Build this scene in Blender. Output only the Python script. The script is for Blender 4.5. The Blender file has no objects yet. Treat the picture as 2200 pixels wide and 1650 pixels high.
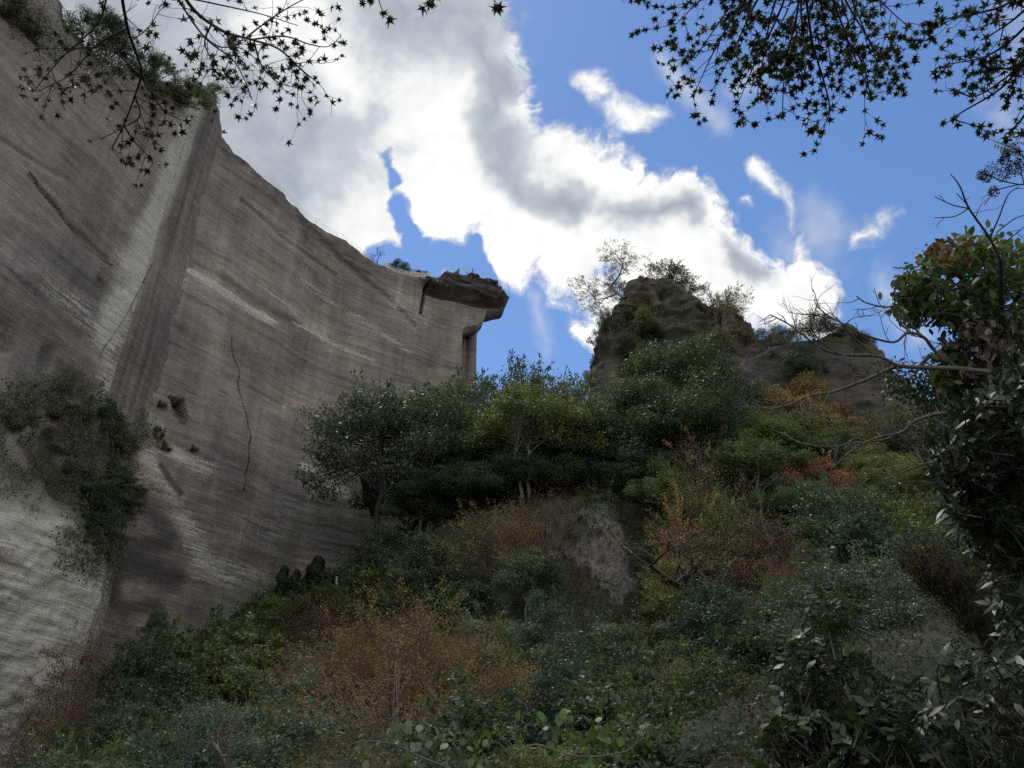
import bpy, math, random
import numpy as np
from mathutils import Vector

sc = bpy.context.scene
COL = sc.collection
R = math.radians
PITCH = R(30.0)
FP = 1662.0                      # focal length in pixels of the 2200 px wide photograph
CP, SP = math.cos(PITCH), math.sin(PITCH)
EYE = 1.6

# ---------------------------------------------------------------- camera
cam_data = bpy.data.cameras.new('camera')
cam_data.sensor_width = 36.0
cam_data.lens = 36.0 * FP / 2200.0
cam_data.clip_start = 0.05
cam_data.clip_end = 6000
cam = bpy.data.objects.new('camera', cam_data)
COL.objects.link(cam)
cam.location = (0, 0, EYE)
cam.rotation_euler = (R(90) + PITCH, 0, 0)
sc.camera = cam

def ray(px, py):
    u, v = px - 1100.0, 825.0 - py
    return u, FP * CP - v * SP, FP * SP + v * CP

def P(px, py, y):
    """world point seen at pixel px,py that lies y metres ahead"""
    a, b, c = ray(px, py)
    return np.array([a / b * y, y, c / b * y + EYE])

def Q(px, py, d):
    """world point seen at px,py at distance d"""
    a = np.array(ray(px, py)); a = a / np.linalg.norm(a) * d
    a[2] += EYE
    return a

def proj(v):
    """world -> pixel of the photograph (used to lay out the shapes)"""
    v = np.asarray(v, float)
    x, y, z = v[..., 0], v[..., 1], v[..., 2] - EYE
    d = np.maximum(y * CP + z * SP, 0.1)
    return 1100 + FP * x / d, 825 - FP * (-y * SP + z * CP) / d

def pxm(px, py, y):
    """metres per pixel at P(px,py,y)"""
    p = P(px, py, y)
    return (p[1] * CP + (p[2] - EYE) * SP) / FP

# ---------------------------------------------------------------- noise
def _h(ix, iy, iz, seed):
    n = (ix * 374761393 + iy * 668265263 + iz * 1274126177 + seed * 69069).astype(np.int64) & 0xffffffff
    n = ((n ^ (n >> 13)) * 1274126177) & 0xffffffff
    n = ((n ^ (n >> 16)) * 2246822519) & 0xffffffff
    return ((n ^ (n >> 15)) & 0xffffff) / float(0xffffff)

def vnoise(x, y, z, seed=0):
    x, y, z = np.broadcast_arrays(np.asarray(x, float), np.asarray(y, float), np.asarray(z, float))
    fx, fy, fz = np.floor(x), np.floor(y), np.floor(z)
    ix, iy, iz = fx.astype(np.int64), fy.astype(np.int64), fz.astype(np.int64)
    tx, ty, tz = x - fx, y - fy, z - fz
    tx, ty, tz = [t * t * (3 - 2 * t) for t in (tx, ty, tz)]
    r = 0
    for dx in (0, 1):
        for dy in (0, 1):
            for dz in (0, 1):
                w = (tx if dx else 1 - tx) * (ty if dy else 1 - ty) * (tz if dz else 1 - tz)
                r = r + w * _h(ix + dx, iy + dy, iz + dz, seed)
    return r * 2 - 1

def fbm(x, y, z, octv=4, seed=0):
    r, a, t = 0, 1.0, 0
    for i in range(octv):
        r = r + a * vnoise(x, y, z, seed + i * 7); t += a
        x, y, z = np.asarray(x) * 2.03 + 11.3, np.asarray(y) * 2.03 + 5.1, np.asarray(z) * 2.03 + 7.7; a *= 0.5
    return r / t

def ridged(x, y, z, octv=4, seed=0):
    r, a, t = 0, 1.0, 0
    for i in range(octv):
        r = r + a * (1 - 2 * np.abs(vnoise(x, y, z, seed + i * 7))); t += a
        x, y, z = np.asarray(x) * 2.07 + 3.3, np.asarray(y) * 2.07 + 9.1, np.asarray(z) * 2.07 + 1.7; a *= 0.5
    return r / t

def sstep(a, b, x):
    t = np.clip((x - a) / (b - a), 0, 1)
    return t * t * (3 - 2 * t)

def stroke(px, py, pts, w, soft=0.6):
    """1 inside a band of half width w round the polyline, 0 outside"""
    d = np.full(np.shape(px), 1e9)
    if len(pts) == 1: pts = [pts[0], pts[0]]
    for (ax, ay), (bx, by) in zip(pts[:-1], pts[1:]):
        ex, ey = bx - ax, by - ay
        L = ex * ex + ey * ey + 1e-9
        t = np.clip(((px - ax) * ex + (py - ay) * ey) / L, 0, 1)
        d = np.minimum(d, np.hypot(px - ax - t * ex, py - ay - t * ey))
    return 1 - sstep(w * (1 - soft), w * (1 + soft), d)

def inpoly(px, py, poly):
    c = np.zeros(np.shape(px), bool)
    n = len(poly)
    for i in range(n):
        x0, y0 = poly[i]; x1, y1 = poly[(i + 1) % n]
        if y0 == y1: continue
        m = ((y0 > py) != (y1 > py)) & (px < (x1 - x0) * (py - y0) / (y1 - y0) + x0)
        c ^= m
    return c

# ---------------------------------------------------------------- mesh + object helpers
def make_mesh(name, verts, quads, mats=(), tris=None, attrs=None, smooth=False, fmat=None):
    verts = np.asarray(verts, np.float32).reshape(-1, 3)
    me = bpy.data.meshes.new(name)
    nq = 0 if quads is None else len(quads)
    nt = 0 if tris is None else len(tris)
    loops = []
    if nq: loops.append(np.asarray(quads, np.int32).reshape(-1))
    if nt: loops.append(np.asarray(tris, np.int32).reshape(-1))
    loops = np.concatenate(loops)
    starts = np.concatenate([np.arange(nq) * 4, nq * 4 + np.arange(nt) * 3]).astype(np.int32)
    me.vertices.add(len(verts)); me.vertices.foreach_set('co', verts.reshape(-1))
    me.loops.add(len(loops)); me.loops.foreach_set('vertex_index', loops)
    me.polygons.add(nq + nt); me.polygons.foreach_set('loop_start', starts)
    if smooth: me.polygons.foreach_set('use_smooth', np.ones(nq + nt, bool))
    if fmat is not None: me.polygons.foreach_set('material_index', np.asarray(fmat, np.int32))
    for m in mats: me.materials.append(m)
    for k, a in (attrs or {}).items():
        at = me.attributes.new(k, 'FLOAT', 'POINT')
        at.data.foreach_set('value', np.asarray(a, np.float32).reshape(-1))
    me.update(calc_edges=True)
    return me

def link(name, data, parent=None, color=None):
    o = bpy.data.objects.new(name, data)
    COL.objects.link(o)
    if parent: o.parent = parent
    if color: o.color = (*color, 1)
    return o

def tag(o, label=None, cat=None, group=None, kind=None):
    if label: o['label'] = label
    if cat: o['category'] = cat
    if group: o['group'] = group
    if kind: o['kind'] = kind
    return o

def thing(name, label, cat, loc=(0, 0, 0), group=None):
    o = bpy.data.objects.new(name, None); COL.objects.link(o)
    o.location = loc; o.empty_display_size = 0.3
    return tag(o, label, cat, group)

class Geo:
    """collects tubes and leaves"""
    def __init__(self): self.v, self.q, self.n, self.a = [], [], 0, []
    def add(self, v, q, a=None):
        v = np.asarray(v, float).reshape(-1, 3)
        self.v.append(v); self.q.append(np.asarray(q, np.int64).reshape(-1, 4) + self.n)
        self.a.append(np.full(len(v), 0.5) if a is None else np.broadcast_to(np.asarray(a, float), (len(v),)))
        self.n += len(v)
    def tube(self, pts, rad, sides=5, var=0.5):
        pts = np.asarray(pts, float); n = len(pts)
        rad = np.broadcast_to(np.asarray(rad, float), (n,))
        t = np.gradient(pts, axis=0); t /= np.linalg.norm(t, axis=1)[:, None] + 1e-9
        ref = np.array([0.31, 0.17, 0.93]) if abs(t[0][2]) < 0.8 else np.array([1.0, 0.2, 0.1])
        a = np.cross(t, ref); a /= np.linalg.norm(a, axis=1)[:, None] + 1e-9
        b = np.cross(t, a)
        ang = np.arange(sides) * 2 * math.pi / sides
        ring = pts[:, None, :] + rad[:, None, None] * (a[:, None, :] * np.cos(ang)[None, :, None] + b[:, None, :] * np.sin(ang)[None, :, None])
        i = np.arange(n - 1)[:, None] * sides; j = np.arange(sides)[None, :]; k = (j + 1) % sides
        q = np.stack([i + j, i + k, i + sides + k, i + sides + j], -1).reshape(-1, 4)
        self.add(ring.reshape(-1, 3), q, var)
    def box(self, c, h):
        c = np.asarray(c, float); h = np.asarray(h, float)
        s = np.array([[x, y, z] for z in (-1, 1) for y in (-1, 1) for x in (-1, 1)], float)
        self.add(c + s * h, [[0, 2, 3, 1], [4, 5, 7, 6], [0, 1, 5, 4], [2, 6, 7, 3], [0, 4, 6, 2], [1, 3, 7, 5]])
    def leaves(self, tmpl, pos, axis, nrm, size, var):
        """instances of a leaf template (verts, quads)"""
        tv, tq = tmpl; n = len(pos)
        if n == 0: return
        axis = axis / (np.linalg.norm(axis, axis=1)[:, None] + 1e-9)
        nrm = nrm - axis * np.sum(axis * nrm, axis=1)[:, None]
        nrm = nrm / (np.linalg.norm(nrm, axis=1)[:, None] + 1e-9)
        side = np.cross(nrm, axis)
        size = np.broadcast_to(np.asarray(size, float), (n,))
        v = pos[:, None, :] + size[:, None, None] * (tv[None, :, 0:1] * axis[:, None, :] + tv[None, :, 1:2] * side[:, None, :] + tv[None, :, 2:3] * nrm[:, None, :])
        q = tq[None] + (np.arange(n) * len(tv))[:, None, None]
        self.add(v.reshape(-1, 3), q.reshape(-1, 4), np.repeat(var, len(tv)))
    def mesh(self, name, mat, smooth=False):
        if not self.v: self.box((0, 0, -0.01), (0.01, 0.01, 0.01))
        return make_mesh(name, np.concatenate(self.v), np.concatenate(self.q), [mat], attrs={'var': np.concatenate(self.a)}, smooth=smooth)

T_DIAMOND = (np.array([[0, 0, 0], [.45, .26, .05], [1, 0, 0], [.45, -.26, .05]], float), np.array([[0, 3, 2, 1]]))
T_NARROW = (np.array([[0, 0, 0], [.45, .13, .03], [1, 0, -.05], [.45, -.13, .03]], float), np.array([[0, 3, 2, 1]]))
def _ell(w, fold, curl):
    v = np.array([[0, 0, 0], [.5, 0, -fold], [.2, w * .8, 0], [.62, w, -curl * .3], [1, 0, -curl], [.62, -w, -curl * .3], [.2, -w * .8, 0]], float)
    return v, np.array([[0, 2, 3, 1], [0, 1, 5, 6], [1, 3, 4, 5]])
T_OVAL = _ell(.24, .05, .12)
T_LANCE = _ell(.14, .05, .18)
T_HEART = _ell(.42, .06, .22)
def _maple(k=5):
    v = [[0, 0, 0]]; q = []
    angs = [-118, -60, 0, 60, 118]; L = [.55, .85, 1.0, .85, .55]
    nts = [-170, -88, -30, 30, 88, 170]; NL = [.12, .27, .33, .33, .27, .12]
    for a, l in zip(nts, NL): v.append([l * math.cos(R(a)), l * math.sin(R(a)), -.02])
    for a, l in zip(angs, L): v.append([l * math.cos(R(a)), l * math.sin(R(a)), -.12 * l])
    for i in range(5): q.append([0, 1 + i, 7 + i, 2 + i])
    return np.array(v, float), np.array(q)
T_MAPLE = _maple()

def rdir(rng, n):
    d = rng.normal(size=(n, 3)); return d / np.linalg.norm(d, axis=1)[:, None]
# ---------------------------------------------------------------- node helpers
class NT:
    def __init__(self, tree): self.t = tree; self.n = tree.nodes; self.l = tree.links
    def new(self, kind, **kw):
        o = self.n.new(kind)
        for k, v in kw.items(): setattr(o, k, v)
        return o
    def put(self, sock, val):
        if hasattr(val, 'is_output') or isinstance(val, bpy.types.NodeSocket): self.l.new(val, sock)
        else: sock.default_value = val
    def m(self, op, a, b=0.0, c=0.0, clamp=False):
        o = self.new('ShaderNodeMath', operation=op, use_clamp=clamp)
        self.put(o.inputs[0], a); self.put(o.inputs[1], b); self.put(o.inputs[2], c)
        return o.outputs[0]
    def v(self, op, a, b=None, s=None):
        o = self.new('ShaderNodeVectorMath', operation=op)
        self.put(o.inputs[0], a)
        if b is not None: self.put(o.inputs[1], b)
        if s is not None: self.put(o.inputs['Scale'], s)
        return o.outputs['Value'] if op in ('DOT_PRODUCT', 'LENGTH', 'DISTANCE') else o.outputs['Vector']
    def noise(self, vec, scale=1.0, detail=4, rough=0.5, dist=0.0, color=False):
        o = self.new('ShaderNodeTexNoise')
        self.put(o.inputs['Vector'], vec); o.inputs['Scale'].default_value = scale
        o.inputs['Detail'].default_value = detail; o.inputs['Roughness'].default_value = rough
        o.inputs['Distortion'].default_value = dist
        return o.outputs['Color' if color else 'Fac']
    def ramp(self, fac, stops, mode='LINEAR'):
        o = self.new('ShaderNodeValToRGB'); cr = o.color_ramp; cr.interpolation = mode
        while len(cr.elements) < len(stops): cr.elements.new(0.5)
        for e, (p, c) in zip(cr.elements, stops):
            e.position = p; e.color = (*c, 1) if len(c) == 3 else c
        self.put(o.inputs[0], fac); return o.outputs[0]
    def mapr(self, x, a, b, c=0.0, d=1.0, smooth=False):
        o = self.new('ShaderNodeMapRange'); o.clamp = True
        if smooth: o.interpolation_type = 'SMOOTHSTEP'
        self.put(o.inputs[0], x)
        for i, k in enumerate((a, b, c, d)): o.inputs[i + 1].default_value = k
        return o.outputs[0]
    def mix(self, f, a, b, mode='MIX'):
        o = self.new('ShaderNodeMix', data_type='RGBA', blend_type=mode)
        self.put(o.inputs[0], f)
        for s, val in ((o.inputs[6], a), (o.inputs[7], b)):
            if isinstance(val, tuple): s.default_value = (*val, 1) if len(val) == 3 else val
            else: self.put(s, val)
        return o.outputs[2]
    def xyz(self, x, y, z):
        o = self.new('ShaderNodeCombineXYZ')
        for i, k in enumerate((x, y, z)): self.put(o.inputs[i], k)
        return o.outputs[0]

def new_mat(name):
    m = bpy.data.materials.new(name); m.use_nodes = True
    m.node_tree.nodes.clear()
    t = NT(m.node_tree)
    out = t.new('ShaderNodeOutputMaterial')
    return m, t, out

def attr(t, name, kind='GEOMETRY'):
    o = t.new('ShaderNodeAttribute', attribute_name=name, attribute_type=kind)
    return o

def simple(name, col, rough=0.7, var=0.25, scale=8.0, metal=0.0, bump=0.2):
    m, t, out = new_mat(name)
    co = t.new('ShaderNodeTexCoord').outputs['Object']
    n = t.noise(co, scale, 5, 0.6)
    c = t.mix(t.mapr(n, .3, .7), tuple(k * (1 - var) for k in col), tuple(min(1, k * (1 + var)) for k in col))
    b = t.new('ShaderNodeBsdfPrincipled')
    t.put(b.inputs['Base Color'], c); b.inputs['Roughness'].default_value = rough; b.inputs['Metallic'].default_value = metal
    bp = t.new('ShaderNodeBump'); bp.inputs['Strength'].default_value = bump; t.put(bp.inputs['Height'], n)
    t.l.new(bp.outputs[0], b.inputs['Normal'])
    t.l.new(b.outputs[0], out.inputs[0])
    return m

def leaf_mat(name, rough=0.5, trans=0.35, spec=0.28, spread=0.45):
    """colour comes from the object's own colour, varied leaf by leaf"""
    m, t, out = new_mat(name)
    oi = t.new('ShaderNodeObjectInfo')
    va = attr(t, 'var').outputs['Fac']
    hs = t.new('ShaderNodeHueSaturation')
    t.put(hs.inputs['Color'], oi.outputs['Color'])
    t.put(hs.inputs['Hue'], t.m('ADD', 0.5, t.m('MULTIPLY', t.m('SUBTRACT', va, 0.5), 0.07)))
    t.put(hs.inputs['Saturation'], t.mapr(va, 0, 1, 1.1, 0.8))
    t.put(hs.inputs['Value'], t.mapr(va, 0, 1, 1 - spread, 1 + spread * 1.3))
    pos = t.new('ShaderNodeNewGeometry').outputs['Position']
    n = t.noise(pos, 0.45, 3, 0.6)
    col = t.mix(t.mapr(n, .35, .65), t.v('SCALE', hs.outputs[0], s=0.72), t.v('SCALE', hs.outputs[0], s=1.3))
    b = t.new('ShaderNodeBsdfPrincipled'); t.put(b.inputs['Base Color'], col)
    b.inputs['Roughness'].default_value = rough
    b.inputs['Specular IOR Level'].default_value = spec
    tr = t.new('ShaderNodeBsdfTranslucent')
    t.put(tr.inputs['Color'], t.mix(1.0, col, (1.0, 1.15, 0.55), 'MULTIPLY'))
    mx = t.new('ShaderNodeMixShader'); mx.inputs[0].default_value = trans
    t.l.new(b.outputs[0], mx.inputs[1]); t.l.new(tr.outputs[0], mx.inputs[2])
    t.l.new(mx.outputs[0], out.inputs[0])
    return m

def bark_mat(name, dark=(.035, .028, .022), pale=(.14, .12, .10)):
    m, t, out = new_mat(name)
    co = t.new('ShaderNodeNewGeometry').outputs['Position']
    w = t.v('MULTIPLY', co, (3.0, 3.0, 0.7))
    n = t.noise(w, 2.0, 5, 0.65)
    n2 = t.noise(co, 0.9, 3)
    c = t.mix(t.mapr(t.m('ADD', t.m('MULTIPLY', n, .6), t.m('MULTIPLY', n2, .4)), .35, .68), dark, pale)
    b = t.new('ShaderNodeBsdfPrincipled'); t.put(b.inputs['Base Color'], c); b.inputs['Roughness'].default_value = 0.85
    bp = t.new('ShaderNodeBump'); bp.inputs['Strength'].default_value = 0.5; bp.inputs['Distance'].default_value = 0.03
    t.put(bp.inputs['Height'], n); t.l.new(bp.outputs[0], b.inputs['Normal'])
    t.l.new(b.outputs[0], out.inputs[0])
    return m

def rock_mat(name, cut=True, tint=(1, 1, 1), gain=1.0):
    """quarried tuff with level saw marks; attributes dark / pale / moss / rough hold stains and rock tones; dark also holds shade painted into undersides and recesses"""
    m, t, out = new_mat(name)
    pos = t.new('ShaderNodeNewGeometry').outputs['Position']
    wob = t.noise(pos, 0.02, 1)
    p = t.v('ADD', pos, t.xyz(0.0, 0.0, t.m('MULTIPLY', wob, 3.0)))
    zs = 1.0 if cut else 0.22
    band = t.noise(t.v('MULTIPLY', p, (.045, .045, .55 * zs)), 1.0, 6, 0.6)
    line = t.noise(t.v('MULTIPLY', p, (.20, .20, 5.0 * zs)), 1.0, 6, 0.68)
    fine = t.noise(t.v('MULTIPLY', p, (.8, .8, 15.0 * zs)), 1.0, 4, 0.7)
    blot = t.noise(pos, 0.055, 6, 0.62, 0.6)
    stre = t.noise(t.v('MULTIPLY', p, (.75, .75, .05)), 1.0, 6, 0.6)
    grit = t.noise(pos, 2.6, 6, 0.75)
    s = t.m('ADD', t.m('MULTIPLY', band, .17), t.m('MULTIPLY', line, .17))
    s = t.m('ADD', s, t.m('MULTIPLY', fine, .10))
    s = t.m('ADD', s, t.m('MULTIPLY', blot, .60))
    s = t.m('ADD', s, t.m('MULTIPLY', stre, .20))
    s = t.m('ADD', s, t.m('MULTIPLY', grit, .20))
    sd = attr(t, 'side').outputs['Fac']
    vst = t.noise(t.v('MULTIPLY', pos, (1.1, 1.1, .045)), 1.0, 6, 0.65)
    s2 = t.m('ADD', t.m('MULTIPLY', vst, .42), t.m('ADD', t.m('MULTIPLY', blot, .55), t.m('MULTIPLY', grit, .45)))
    s = t.m('ADD', t.m('MULTIPLY', s, t.m('SUBTRACT', 1.0, sd)), t.m('MULTIPLY', s2, sd))          # sums to ~0.72 mean
    k = gain
    c = t.ramp(t.mapr(s, .52, .92), [(0, (.050 * k, .043 * k, .040 * k)), (.32, (.100 * k, .091 * k, .086 * k)), (.55, (.155 * k, .142 * k, .131 * k)),
                                     (.8, (.225 * k, .209 * k, .189 * k)), (1, (.42 * k, .395 * k, .34 * k))])
    hue = t.noise(pos, 0.09, 4, .6, 1.0)
    c = t.mix(t.mapr(hue, .45, .72, 0, .55), c, t.mix(1.0, c, (1.12, 1.0, .88), 'MULTIPLY'))
    c = t.mix(t.mapr(hue, .5, .28, 0, .45), c, t.mix(1.0, c, (.92, .98, 1.12), 'MULTIPLY'))
    c = t.mix(1.0, c, tint, 'MULTIPLY')
    scr = t.noise(t.v('MULTIPLY', p, (.33, .33, 5.5 * zs)), 1.0, 3, 0.6)
    c = t.mix(t.mapr(scr, .62, .72, 0, .45), c, (.40 * k, .375 * k, .33 * k))
    c = t.mix(t.mapr(scr, .37, .29, 0, .6), c, (.045, .040, .036))
    pit = t.noise(t.v('MULTIPLY', p, (1.3, 1.3, 7.0 * zs)), 1.0, 3, 0.6)
    c = t.mix(t.mapr(pit, .66, .72, 0, .6), c, (.03, .028, .026))
    c = t.mix(t.mapr(pit, .33, .28, 0, .4), c, (.36 * k, .34 * k, .30 * k))
    brk = t.m('ADD', t.m('MULTIPLY', t.m('SUBTRACT', line, .5), 1.6), t.m('MULTIPLY', t.m('SUBTRACT', grit, .5), 1.3))
    def mask(nm, gain2=1.0):
        a = attr(t, nm).outputs['Fac']
        return t.m('MULTIPLY', t.mapr(t.m('ADD', a, t.m('MULTIPLY', brk, t.mapr(a, 0, .15))), .25, .75), gain2)
    c = t.mix(mask('pale', .85), c, t.mix(t.mapr(line, .35, .65), (.31, .30, .25), (.56, .54, .465)))
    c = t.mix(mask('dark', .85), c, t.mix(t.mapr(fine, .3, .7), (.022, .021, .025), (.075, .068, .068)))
    c = t.mix(mask('moss', .75), c, t.mix(t.mapr(grit, .35, .65), (.035, .045, .018), (.12, .125, .06)))
    c = t.mix(mask('crack', 1.0), c, (.018, .017, .015))
    b = t.new('ShaderNodeBsdfPrincipled'); t.put(b.inputs['Base Color'], c); b.inputs['Roughness'].default_value = 0.92
    b.inputs['Specular IOR Level'].default_value = 0.2
    h = t.m('ADD', t.m('MULTIPLY', line, .8), t.m('ADD', t.m('MULTIPLY', fine, .35), t.m('MULTIPLY', grit, .45)))
    bp = t.new('ShaderNodeBump'); bp.inputs['Strength'].default_value = 0.7; bp.inputs['Distance'].default_value = 0.3
    t.put(bp.inputs['Height'], h); t.l.new(bp.outputs[0], b.inputs['Normal'])
    t.l.new(b.outputs[0], out.inputs[0])
    return m

M = {}
M['rock'] = rock_mat('quarried_tuff', tint=(1.025, .985, .945), gain=1.24)
M['crag'] = rock_mat('weathered_tuff', cut=False, tint=(.95, .86, .84), gain=.52)
M['rock2'] = rock_mat('grey_tuff', gain=.62)
M['leaf'] = leaf_mat('foliage')
M['gloss'] = leaf_mat('glossy_foliage', rough=0.36, trans=0.2, spec=0.12)
M['dry'] = leaf_mat('dry_foliage', rough=0.75, trans=0.4, spec=0.15, spread=.5)
M['bark'] = bark_mat('bark')
M['greybark'] = bark_mat('pale_bark', (.09, .08, .07), (.30, .27, .23))
M['darkbark'] = bark_mat('dark_bark', (.012, .011, .012), (.05, .043, .04))
M['steel'] = simple('galvanised_steel', (.45, .46, .47), .45, .2, 12, .6)
M['whitefence'] = simple('weathered_white_paint', (.6, .58, .54), .7, .3, 6)
M['wood'] = simple('grey_weathered_wood', (.30, .28, .25), .85, .35, 10)

def ground_mat():
    m, t, out = new_mat('forest_floor')
    pos = t.new('ShaderNodeNewGeometry').outputs['Position']
    n = t.noise(pos, .25, 6, .65); g = t.noise(pos, 2.2, 6, .75)
    c = t.ramp(t.m('ADD', t.m('MULTIPLY', n, .6), t.m('MULTIPLY', g, .4)),
               [(.32, (.018, .016, .010)), (.45, (.042, .033, .020)), (.55, (.045, .052, .022)), (.68, (.095, .078, .048))])
    rk = attr(t, 'rock').outputs['Fac']
    vor = t.noise(t.v('MULTIPLY', pos, (1.0, 1.0, .55)), .9, 7, .72, 1.5)
    rc = t.ramp(vor, [(.35, (.03, .025, .022)), (.48, (.11, .097, .085)), (.64, (.25, .225, .195))])
    f = t.mapr(t.m('ADD', rk, t.m('MULTIPLY', t.m('SUBTRACT', g, .5), 1.4)), .3, .7)
    c = t.mix(f, c, rc)
    b = t.new('ShaderNodeBsdfPrincipled'); t.put(b.inputs['Base Color'], c); b.inputs['Roughness'].default_value = .95
    bp = t.new('ShaderNodeBump'); bp.inputs['Strength'].default_value = 1.0; bp.inputs['Distance'].default_value = .5
    t.put(bp.inputs['Height'], t.m('ADD', vor, g)); t.l.new(bp.outputs[0], b.inputs['Normal'])
    t.l.new(b.outputs[0], out.inputs[0])
    return m
M['ground'] = ground_mat()
# ---------------------------------------------------------------- paths of the quarry walls
class Path:
    def __init__(self, pts, smooth=True, step=0.25):
        pts = np.array(pts, float)
        if smooth:
            out = []
            q = np.vstack([2 * pts[0] - pts[1], pts, 2 * pts[-1] - pts[-2]])
            for i in range(1, len(q) - 2):
                t = np.linspace(0, 1, 24, endpoint=False)[:, None]
                a, b, c, d = q[i - 1], q[i], q[i + 1], q[i + 2]
                out.append(.5 * (2 * b + (c - a) * t + (2 * a - 5 * b + 4 * c - d) * t ** 2 + (3 * b - a - 3 * c + d) * t ** 3))
            pts = np.vstack(out + [pts[-1:]])
        seg = np.hypot(*np.diff(pts, axis=0).T)
        self.S = np.concatenate([[0], np.cumsum(seg)]); self.pts = pts; self.L = self.S[-1]
    def at(self, s):
        return np.stack([np.interp(s, self.S, self.pts[:, 0]), np.interp(s, self.S, self.pts[:, 1])], -1)
    def nrm(self, s, e=0.8):
        d = self.at(np.clip(s + e, 0, self.L)) - self.at(np.clip(s - e, 0, self.L))
        d /= np.linalg.norm(d, axis=-1, keepdims=True) + 1e-9
        return np.stack([d[..., 1], -d[..., 0]], -1)      # to the right of travel: towards the open quarry
    def hit(self, px, py, lo=0.0, hi=None):
        """s, z where the view ray of a pixel meets the wall"""
        a, b, c = ray(px, py)
        hi = self.L if hi is None else hi
        s = np.linspace(lo, hi, 3000); p = self.at(s)
        i = int(np.argmin(np.abs(p[:, 0] - a / b * p[:, 1])))
        return s[i], c / b * p[i, 1] + EYE

MAIN = Path([(-54.5, 88), (-49.2, 94.5), (-40, 107), (-32.9, 117.5), (-17.5, 129), (-8, 133), (-1, 136), (4, 138)])
A0, RG, CN = (-76, -5), (-51.5, 86), (-49.3, 95.5)
def lerp2(a, b, t): return (a[0] + (b[0] - a[0]) * t, a[1] + (b[1] - a[1]) * t)
UP = Path([A0, lerp2(A0, RG, .5), RG, (-51.0, 87.0), CN, (-50.5, 100)], smooth=False)
B0, RL = (-69.5, -5), (-46.6, 87.5)
LO = Path([B0, lerp2(B0, RL, .5), RL, (-47.2, 89.2), (-49.4, 95.6), (-50.5, 100)], smooth=False)

def grid_faces(nr, nc, off=0, flip=False):
    i = np.arange(nr - 1)[:, None] * nc; j = np.arange(nc - 1)[None, :]
    q = np.stack([i + j, i + j + 1, i + nc + j + 1, i + nc + j], -1).reshape(-1, 4) + off
    return q[:, ::-1] if flip else q

def slab(front, back):
    """closed solid from two grids of equal shape (rows up, columns to the right)"""
    nr, nc, _ = front.shape
    N = nr * nc
    v = np.concatenate([front.reshape(-1, 3), back.reshape(-1, 3)])
    idx = np.arange(N).reshape(nr, nc)
    q = [grid_faces(nr, nc), grid_faces(nr, nc, N, True)]
    for a in (idx[0, :], idx[-1, ::-1], idx[::-1, 0], idx[:, -1]):
        q.append(np.stack([a[:-1] + N, a[1:] + N, a[1:], a[:-1]], -1))
    return v, np.concatenate(q)

# ---------------------------------------------------------------- the curved main wall with its jutting rock
rim_px = [(478, 300), (500, 330), (530, 352), (560, 380), (600, 412), (640, 450), (652, 468), (690, 495), (740, 520), (770, 545), (800, 566), (830, 577), (860, 590), (885, 596), (915, 606),
          (938, 604), (950, 594), (965, 597), (976, 592), (985, 599), (1005, 597), (1020, 601), (1030, 607), (1052, 610), (1066, 622), (1080, 633), (1092, 640)]
rim = np.array([MAIN.hit(*p) for p in rim_px])
RIMZ = lambda s: np.interp(s, rim[:, 0], rim[:, 1])
right_px = [(993, 900), (993, 800), (993, 716), (996, 703), (1012, 699), (1026, 697.5), (1033, 694), (1042, 680), (1045, 666), (1083, 663.5), (1087, 655), (1090, 646), (1093.5, 640), (1091, 634)]
rr = np.array([MAIN.hit(*p) for p in right_px])
rr = rr[np.argsort(rr[:, 1])]
z0m = 14.0
NR, NCA, NCB = 380, 330, 110
sB = MAIN.hit(925, 700)[0]
colsA = np.linspace(0, sB, NCA, endpoint=False); ub = np.linspace(0, 1, NCB)
s_top = np.concatenate([colsA, sB + ub * (rr[-1, 0] - sB)])
v_ = np.linspace(0, 1, NR)[:, None]
Z = z0m + v_ * (RIMZ(s_top)[None, :] - z0m)
Sg = np.empty_like(Z); Sg[:, :NCA] = colsA
sr = np.interp(Z[:, NCA:], rr[:, 1], rr[:, 0])
Sg[:, NCA:] = sB + ub[None, :] * (sr - sB)
xy = MAIN.at(Sg); nn = MAIN.nrm(Sg, 1.5)
base = np.dstack([xy, Z])
PX, PY = proj(base)
d = 0.9 * fbm(Sg / 16, Z / 20, 0, 3, 3) + .22 * fbm(Sg / 5, Z / 2.2, 3, 4, 5) + .13 * fbm(Sg / 7, Z / .55, 5, 3, 9)
step_ = np.floor(Z / 2.4 + .35 * fbm(Sg / 9, Z / 9, 1, 2, 4)); d += .10 * (_h(step_.astype(np.int64), step_.astype(np.int64) * 0, step_.astype(np.int64) * 0, 5) - .5) * 2
# overhanging weathered cap rock
cap = [(905, 600), (935, 585), (1000, 580), (1060, 600), (1100, 630), (1096, 650), (1080, 652), (1050, 649), (1030, 646), (1010, 632), (985, 630), (960, 627), (935, 624), (912, 618)]
capm = inpoly(PX, PY, cap).astype(float)
for _ in range(2):
    capm[1:-1] = (capm[:-2] + capm[1:-1] * 2 + capm[2:]) / 4
    capm[:, 1:-1] = (capm[:, :-2] + capm[:, 1:-1] * 2 + capm[:, 2:]) / 4
d = d * (1 - .5 * capm) + capm * (1.5 + 1.0 * ridged(Sg / 7, Z / 1.6 + Sg / 9, 2, 4, 21) + .7 * fbm(Sg / 2.2, Z / .6 + Sg / 5, 1, 5, 2) + .5 * (np.mod(Z / .85 + Sg * .10 + .6 * fbm(Sg / 4, Z / 3, 2, 3, 6), 1) - .5))
under = stroke(PX, PY, [(918, 626), (950, 636), (985, 640), (1020, 650), (1060, 657), (1084, 658)], 5.5, .7)
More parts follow.
